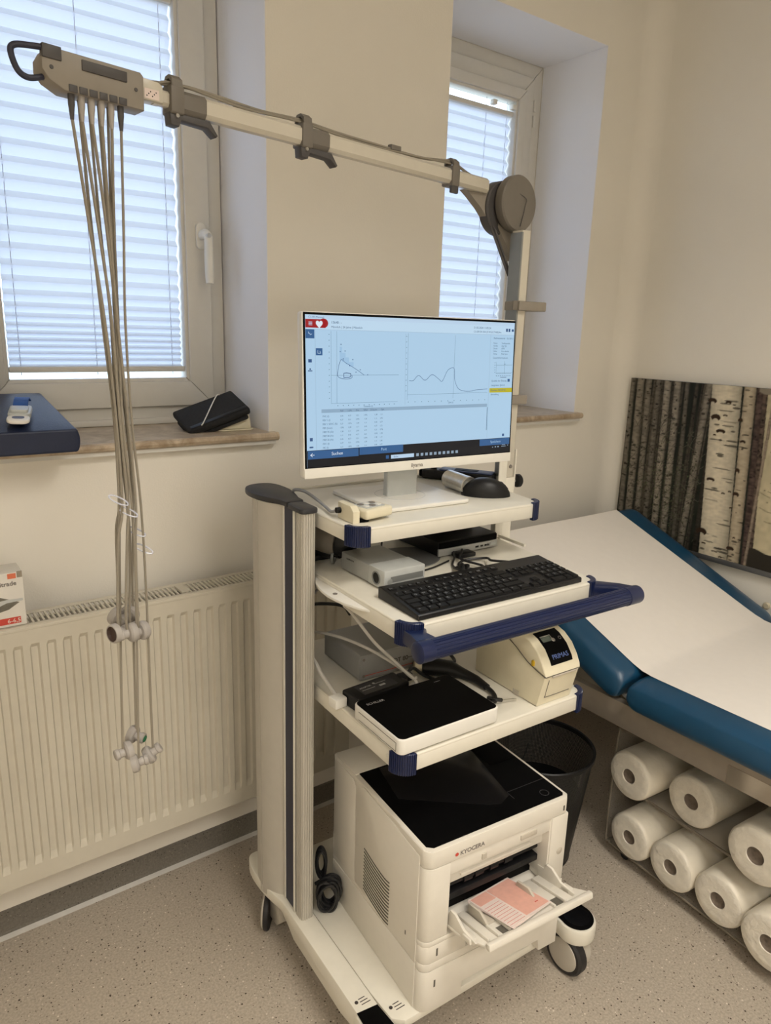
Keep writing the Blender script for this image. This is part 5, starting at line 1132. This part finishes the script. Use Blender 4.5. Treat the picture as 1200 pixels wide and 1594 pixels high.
# ================================================================== EXAM COUCH
co = T('examination_couch', 'petrol blue vinyl examination couch with raised head section by right wall', 'couch', o=(1.96, .9, 0))
cx0, cx1, czt, cth = 1.553, 2.385, .628, .085
def pad(y0, y1, z_at, name):
    """padded section, rounded sides; z_at(y) gives top height"""
    n = 22; ring_ = []
    hw = (cx1-cx0)/2; cxm = (cx0+cx1)/2
    pts = []
    for i in range(n):
        a_ = 2*PI*i/n; 
    prof = []  # cross-section outline (x, dz from top)
    r_ = .046
    for i in range(7): a_ = PI/2*i/6; prof.append((cx1-.060+.060*math.sin(a_), -.030+.030*math.cos(a_)))
    for i in range(1, 7): a_ = PI/2*i/6; prof.append((cx1-.020+.020*math.cos(a_), -cth+.030-.030*math.sin(a_)))
    for i in range(7): a_ = PI/2*i/6; prof.append((cx0+.020-.020*math.sin(a_), -cth+.030-.030*math.cos(a_)))
    for i in range(1, 7): a_ = PI/2*i/6; prof.append((cx0+.060-.060*math.cos(a_), -.030+.030*math.sin(a_)))
    b_ = MB(); rings = []
    L_ = y1-y0; es = [0, .001, .003, .006, .010, .016, .024, .034]
    for yy in [y0+e_ for e_ in es]+[y0+L_*k/8 for k in range(1, 8)]+[y1-e_ for e_ in es[::-1]]:
        y = yy; e_ = min(y-y0, y1-y); sh = 0
        if e_ < .034: sh = (1-math.sqrt(max(0, 1-(1-e_/.034)**2)))*.022
        zt_, sl = z_at(y)
        ringv = []
        for (x, dz) in prof:
            mid = -cth/2; dz2 = mid+(dz-mid)*(1-sh/.045); x2 = x-math.copysign(sh*.35, x-cxm)
            ringv.append(b_.b.verts.new((x2, y-sl*dz2, zt_+dz2)))
        rings.append(ringv)
    m = len(prof)
    for A, B_ in zip(rings, rings[1:]):
        for i in range(m): b_.b.faces.new((A[i], A[(i+1) % m], B_[(i+1) % m], B_[i]))
    b_.b.faces.new(rings[0][::-1]); b_.b.faces.new(rings[-1])
    return co.part(name, b_, 'bluevinyl', smooth=60)
HY, SL = 1.000, .43
pad(-1.05, HY-.002, lambda y: (czt, 0), 'flat_section')
pad(HY+.002, 1.585, lambda y: (czt+(y-HY)*SL, SL), 'head_section')
# frame
co.part('head_board', MB().prism([(HY+.02, .535), (HY+.02, .545), (1.60, .545+.60*SL*.97), (1.60, .530+.60*SL*.97)], cx0+.06, cx1-.06, 'x'), 'greymetal')
co.part('side_rail', MB().box(cx0+.030, cx0+.055, -.95, 1.52, .468, .541, .003), 'rail'); co.part('side_rail', MB().box(cx1-.075, cx1-.05, -.95, HY+.01, .484, .541, .003), 'rail')
co.part('chrome_tube', MB().box(cx0+.056, cx0+.086, -.95, 1.50, .455, .486, .003).box(cx0+.0285, cx0+.032, -.95, .72, .470, .520), 'chrome'); co.part('chrome_tube', MB().box(cx1-.086, cx1-.056, -.95, 1.5, .455, .486, .003), 'chrome')
co.part('cross_tube', MB().box(cx0+.06, cx1-.06, 1.47, 1.50, .455, .486, .003), 'chrome')
for y_ in (-.85, 1.48):
    for x_ in (cx0+.06, cx1-.09): co.part('leg', MB().box(x_, x_+.03, y_-.015, y_+.015, 0, .455, .003), 'chrome')
co.part('head_strut', MB().cyl((cx1-.15, 1.20, .47), (cx1-.15, 1.45, .70), .012, n=12), 'chrome')
# paper sheet draped over the middle
b_ = MB()
def pz(y): return czt+.0015 if y < HY else czt+(y-HY)*SL+.0015
ys = [-1.0, -.5, 0, .3, .6, .8, .9, .95, .975, .99, 1.0, 1.012, 1.03, 1.06, 1.1, 1.2, 1.3, 1.4, 1.5, 1.56, 1.575]
V = []
for y in ys:
    t_ = max(0, min(1, (y-.5)/1.1)); xa = 1.622+.004*t_; xb = 2.280-.030*max(0, min(1, (y-1.0)/.57)); row = []
    kink = .006*math.exp(-((y-HY)/.02)**2)
    zz = pz(y)+kink*.6
    for i in range(9):
        u = i/8; x = xa+(xb-xa)*u; row.append(b_.b.verts.new((x, y, zz+.0006*math.sin(9*u+y*7))))
    V.append(row)
last = V[-1]; V.append([b_.b.verts.new((v.co.x, 1.588, v.co.z-.012)) for v in last]); V.append([b_.b.verts.new((v.co.x, 1.590, v.co.z-.07)) for v in last])
for A, B_ in zip(V, V[1:]):
    for i in range(8): b_.b.faces.new((A[i], A[i+1], B_[i+1], B_[i]))
solo('couch_paper', 'white disposable paper sheet covering the middle of the blue couch', 'paper sheet', b_, 'paper', (1.96, .9, czt+.0015), smooth=50)

# ================================================================== BIRCH PICTURE
pc_ = T('birch_picture', 'wide unframed birch forest print hung low on the right wall', 'picture', o=(XR, 1.2, .742))
py0, py1, pz0, pz1 = .62, 1.677, .742, 1.354
pc_.part('panel', MB().box(XR-.022, XR-.001, py0, py1, pz0, pz1, .001), 'alframe')
pc_.part('bottom_edge', MB().box(XR-.026, XR-.002, py0, py1, pz0-.004, pz0+.014, .001), 'alframe')
NU, NV = 840, 480
rng = np.random.default_rng(5)
uu, vv = np.meshgrid((np.arange(NU)+.5)/NU*(py1-py0), (np.arange(NV)+.5)/NV*(pz1-pz0), indexing='ij')  # metres from the left, metres from the bottom
img = np.zeros((NU, NV, 3)); img[:] = (.012, .014, .010)
SQ = 2
def smooth_noise(sx_, sy_):
    sx_ *= SQ; sy_ *= SQ; g_ = rng.random((int(NU/sx_)+3, int(NV/sy_)+3)); x = np.arange(NU)/sx_; y = np.arange(NV)/sy_; xi = x.astype(int); yi = y.astype(int); fx = (x-xi)[:, None]; fy = (y-yi)[None, :]
    return (g_[xi][:, yi]*(1-fx)*(1-fy)+g_[xi+1][:, yi]*fx*(1-fy)+g_[xi][:, yi+1]*(1-fx)*fy+g_[xi+1][:, yi+1]*fx*fy)
img *= (.4+1.6*smooth_noise(4, 18))[..., None]
def trunk(xc, wd, lean, col, marks, dirt=.25, seed=0, z0=0, curve=0):
    r_ = np.random.default_rng(seed); cxx = xc+lean*(vv-.3)+curve*(vv-.3)**2; dx = (uu-cxx)/(wd/2); ins = (np.abs(dx) < 1) & (vv > z0)
    sh = (1-.45*np.abs(dx)**2.2-.12*dx)*(1-dirt+dirt*2*smooth_noise(5, 2)*.6+dirt*.4*smooth_noise(1.5, 9))
    c_ = np.array(col)[None, None]*sh[..., None]; img[ins] = c_[ins]
    for _ in range(marks):
        mz_ = r_.uniform(0, .612); mx = r_.uniform(-.8, .8); mw = r_.uniform(.06, .35)*wd; mh = r_.uniform(.0012, .004)
        cx_ = xc+lean*(mz_-.3)+curve*(mz_-.3)**2+mx*wd/2
        i0, i1 = max(0, int((cx_-mw)/(py1-py0)*NU)-1), max(0, int((cx_+mw)/(py1-py0)*NU)+2); j0, j1 = max(0, int((mz_-mh)/(pz1-pz0)*NV)-1), int((mz_+mh)/(pz1-pz0)*NV)+2
        W__ = (slice(i0, i1), slice(j0, j1)); el = ins[W__] & (((uu[W__]-cx_)/mw)**2+((vv[W__]-mz_)/mh)**2 < 1); img[W__][el] *= .22
for k in range(26): trunk(rng.uniform(0, .34), rng.uniform(.006, .014), rng.uniform(-.02, .05), np.array((.10, .085, .065))*rng.uniform(.4, 1.1), 12, .6, 100+k)
for xc, wd, ln, cl, mk in ((.014, .022, -.02, .20, 28), (.050, .030, -.02, .26, 40), (.088, .024, -.03, .22, 30), (.125, .022, -.02, .16, 26), (.165, .027, -.03, .30, 34), (.205, .026, -.03, .27, 30), (.245, .016, -.04, .12, 12), (.300, .024, .05, .22, 30)):
    trunk(xc, wd, ln, np.array((1, .88, .70))*cl*1.1, mk, .5, int(xc*1000))
# twigs and foliage
for k in range(150):
    x = rng.uniform(.02, .33); z = rng.uniform(.02, .5); ang = rng.uniform(-.2, 1.2); ln = rng.uniform(.02, .09); n = 60
    for s_ in np.linspace(0, 1, n*2):
        i = int((x+ln*s_*math.cos(ang))/(py1-py0)*NU); j = int((z+ln*s_*math.sin(ang)+.01*math.sin(5*s_))/(pz1-pz0)*NV)
        if 0 <= i < NU and 0 <= j < NV: img[i, j] = (.02, .017, .012) if k % 3 else (.10, .10, .07)
for k in range(900):
    x = rng.normal(.21, .08); z = abs(rng.normal(.20, .10)); i = int(x/(py1-py0)*NU); j = int(z/(pz1-pz0)*NV); r_ = int(rng.integers(1, 4))
    if 1 <= i < 256 and 0 <= j < NV-3: img[i:i+r_, j:j+r_] = np.array((.075, .09, .045))*rng.uniform(.4, 1.6)
# big white trunk and neighbours
trunk(.345, .020, .0, (.035, .03, .022), 8, .6, 3)
trunk(.474, .040, -.05, (.50, .42, .30), 26, .25, 11)
trunk(.397, .105, -.06, (.74, .66, .50), 34, .22, 12)
trunk(.512, .024, -.06, (.09, .06, .05), 16, .8, 13)
trunk(.500, .018, .35, (.35, .28, .2), 0, .5, 15) if False else None
for (x, z, w_, h_) in ((.405, .555, .018, .010), (.418, .50, .020, .012), (.452, .51, .010, .004), (.462, .555, .012, .006), (.437, .455, .020, .008), (.415, .44, .007, .004), (.405, .285, .018, .007), (.452, .245, .008, .004), (.375, .095, .024, .014), (.385, .055, .010, .004), (.447, .02, .008, .004), (.425, .035, .014, .003), (.505, .50, .010, .008), (.515, .43, .012, .006), (.497, .25, .014, .009), (.475, .255, .007, .004), (.480, .20, .006, .004), (.483, .06, .016, .008), (.495, .10, .006, .004), (.500, .33, .010, .010)):
    x = x-.040-.10*(z-.3)-.02*(z-.3); w_ *= .85; el = ((uu-x)/w_)**2+((vv-z)/h_)**2 < 1; el &= ~(((uu-x)/w_)**2+((vv-z+h_*.9)/(h_*1.1))**2 < .35); img[el] = (.035, .018, .010)
big = (uu > .575-.02*(vv-.3)/.3+0*uu) & (uu < .83); s_ = (.60+.28*np.cos((uu-.70)/.16*1.2))*(.85+.3*smooth_noise(5, 5))
ins = (uu > .532-.06*(vv-.3)) & (uu < .79-.06*(vv-.3)); img[ins] = (np.array((.72, .63, .42))[None, None]*s_[..., None])[ins]
trunk(.528, .016, -.06, (.12, .085, .065), 20, .9, 14)
for k in range(26):
    z = rng.uniform(.12, .60); x0_ = rng.uniform(.54, .72); ln = rng.uniform(.02, .08); el = ins & (np.abs(vv-z-.01*np.sin(uu*40)) < .0014) & (uu > x0_) & (uu < x0_+ln); img[el] *= .45
for k in range(60): x = rng.uniform(.54, .79); z = rng.uniform(.1, .6); el = ins & (((uu-x)/.003)**2+((vv-z)/.002)**2 < 1); img[el] *= .3
snow = (vv < .075+.03*(uu-.53)+.006*np.sin(uu*60)) & (uu > .53) ; img[snow] = (.028, .024, .017)
trunk(.535, .010, .02, (.30, .24, .18), 4, .4, 17)
for tx in (.88, .96, 1.02): trunk(tx, .045, .04, (.55, .48, .34), 30, .3, int(tx*100))
img[(vv > .597+.006*np.sin(uu*70)) & (uu > .49) & (uu < .58)] = (.25, .22, .17)
img = np.clip(img*.90, 0, 1).reshape(NU//2, 2, NV//2, 2, 3).mean((1, 3)); NU, NV = NU//2-1, NV//2-1
me = bpy.data.meshes.new('print')
gx = np.arange(NU+1)/NU*(py1-py0); gz = np.arange(NV+1)/NV*(pz1-pz0)
co_ = np.zeros((NU+1, NV+1, 3)); co_[..., 0] = -.0225; co_[..., 1] = (py1-1.2)-gx[:, None]; co_[..., 2] = gz[None, :]
idx = np.arange((NU+1)*(NV+1)).reshape(NU+1, NV+1)
fa_ = np.stack([idx[:-1, :-1], idx[:-1, 1:], idx[1:, 1:], idx[1:, :-1]], -1).reshape(-1, 4)
me.vertices.add(len(co_.reshape(-1, 3))); me.vertices.foreach_set('co', co_.reshape(-1)); me.loops.add(fa_.size); me.loops.foreach_set('vertex_index', fa_.reshape(-1)); me.polygons.add(len(fa_)); me.polygons.foreach_set('loop_start', np.arange(0, fa_.size, 4)); me.update(calc_edges=True)
ca = me.color_attributes.new('print_color', 'FLOAT_COLOR', 'POINT'); cc_ = np.ones((NU+1, NV+1, 4)); cc_[..., :3] = img; ca.data.foreach_set('color', cc_.reshape(-1))
pm = bpy.data.materials.new('birch_print'); pm.use_nodes = True; t_ = pm.node_tree; an = t_.nodes.new('ShaderNodeVertexColor'); an.layer_name = 'print_color'; B = t_.nodes['Principled BSDF']; t_.links.new(an.outputs[0], B.inputs['Base Color']); B.inputs['Roughness'].default_value = .55; B.inputs['Specular IOR Level'].default_value = .2
me.materials.append(pm); ob = bpy.data.objects.new('print', me); COL.objects.link(ob); ob.parent = pc_.e
solo('wall_bumper', 'small round beige disc on the right wall below the picture', 'wall buffer', MB().lathe([(0, .008), (.009, .008), (.012, .004), (.012, 0)], (XR, 1.062, .633), (-1, 0, 0), 24), 'beigedisc', (XR, 1.062, .633))

# ================================================================== TROLLEY WITH PAPER ROLLS
CT = .075  # the trolley front turns a little
tro = T('acrylic_trolley', 'smoky clear acrylic trolley on small wheels under the couch', 'trolley', o=(1.66, 1.0, 0), base=0, yaw=-CT, local=True)
# local: x into depth, y along row (negative towards viewer)
def uprof(z0, z1): return None
L0, L1 = .075, -.72
tro.part('bottom_plate', MB().box(.0, .50, L1, L0, .034, .040, .001), 'acryl')
tro.part('middle_shelf', MB().box(.035, .50, L1, L0-.004, .2185, .2235, .001), 'acryl')
for y_ in (L0, L1): tro.part('end_panel', MB().rr(0, .50, y_-.003, y_+.003, .034, .42, .03, 'y'), 'acryl')
tro.part('front_edge', MB().tube([(0, L0-.06, .418), (0, L0-.015, .412), (0, L0, .385), (0, L0+.002, .07), (0, L0-.012, .044), (0, L0-.05, .037), (0, -.3, .037), (0, L1, .037)], .0032, 6, 5).box(.032, .036, L1, L0, .2175, .2245), 'acryl_edge')
for x_, y_ in ((.03, .02), (.46, .02), (.03, -.66), (.46, -.66)):
    wh = tro.part('caster', MB().box(x_-.012, x_+.012, y_-.010, y_+.010, .024, .0345, .002), 'steel'); tro.part('wheel', MB().cyl((x_-.009, y_, .015), (x_+.009, y_, .015), .015, n=18), 'tyre', parent=wh)
rolls = [('upper shelf nearest the waste bin', 1.652, 1.014, .2240, .070), ('upper shelf set back, second from the waste bin', 1.690, .847, .2240, .072), ('upper shelf third from the waste bin, jutting out', 1.625, .640, .2240, .074),
         ('bottom row nearest the waste bin', 1.652, .990, .0405, .0675), ('bottom row second from the waste bin', 1.642, .852, .0405, .0685), ('bottom row third from the waste bin', 1.635, .713, .0405, .0695), ('bottom row, fourth and nearest the viewer', 1.602, .568, .0405, .073)]
Rt = Matrix.Rotation(-CT, 3, 'Z')
for lab, x_, y_, zb, r_ in rolls:
    t = T('paper_roll', 'wrapped white paper roll, '+lab, 'paper roll', o=(x_, y_, zb), yaw=-CT, local=True, group='white paper rolls on the trolley')
    n = 40
    def wob(i, k): return 1+.012*math.sin(3*2*PI*i/n+k*2)+.006*math.sin(7*2*PI*i/n+k)
    b_ = MB(); rings = []
    for k, (x, rr_) in enumerate(((-.004, r_*.93), (.0, r_*.975), (.006, r_), (.24, r_), (.46, r_), (.466, r_*.96))):
        rings.append([b_.b.verts.new((x, rr_*math.cos(2*PI*i/n)*wob(i, k % 2), r_*1.02+rr_*math.sin(2*PI*i/n)*(1 if math.sin(2*PI*i/n) < -.3 else wob(i, k % 2)))) for i in range(n)])
    for A, B_ in zip(rings, rings[1:]):
        for i in range(n): b_.b.faces.new((A[i], A[(i+1) % n], B_[(i+1) % n], B_[i]))
    b_.b.faces.new(rings[-1])
    t.part('wound_paper', b_, 'roll', smooth=60)
    b_ = MB().lathe([(r_*.935, -.004), (r_*.90, -.0062), (r_*.6, -.0052), (r_*.31, -.0062), (r_*.295, -.004), (r_*.29, .006)], (0, 0, r_*1.02), (1, 0, 0), n); t.part('roll_face', b_, 'rollface', smooth=60)
    b_ = MB().lathe([(r_*.292, -.0035), (r_*.25, -.001), (r_*.12, .002), (0, .0)], (0, 0, r_*1.02), (1, 0, 0), n); t.part('core', b_, 'core', smooth=60)
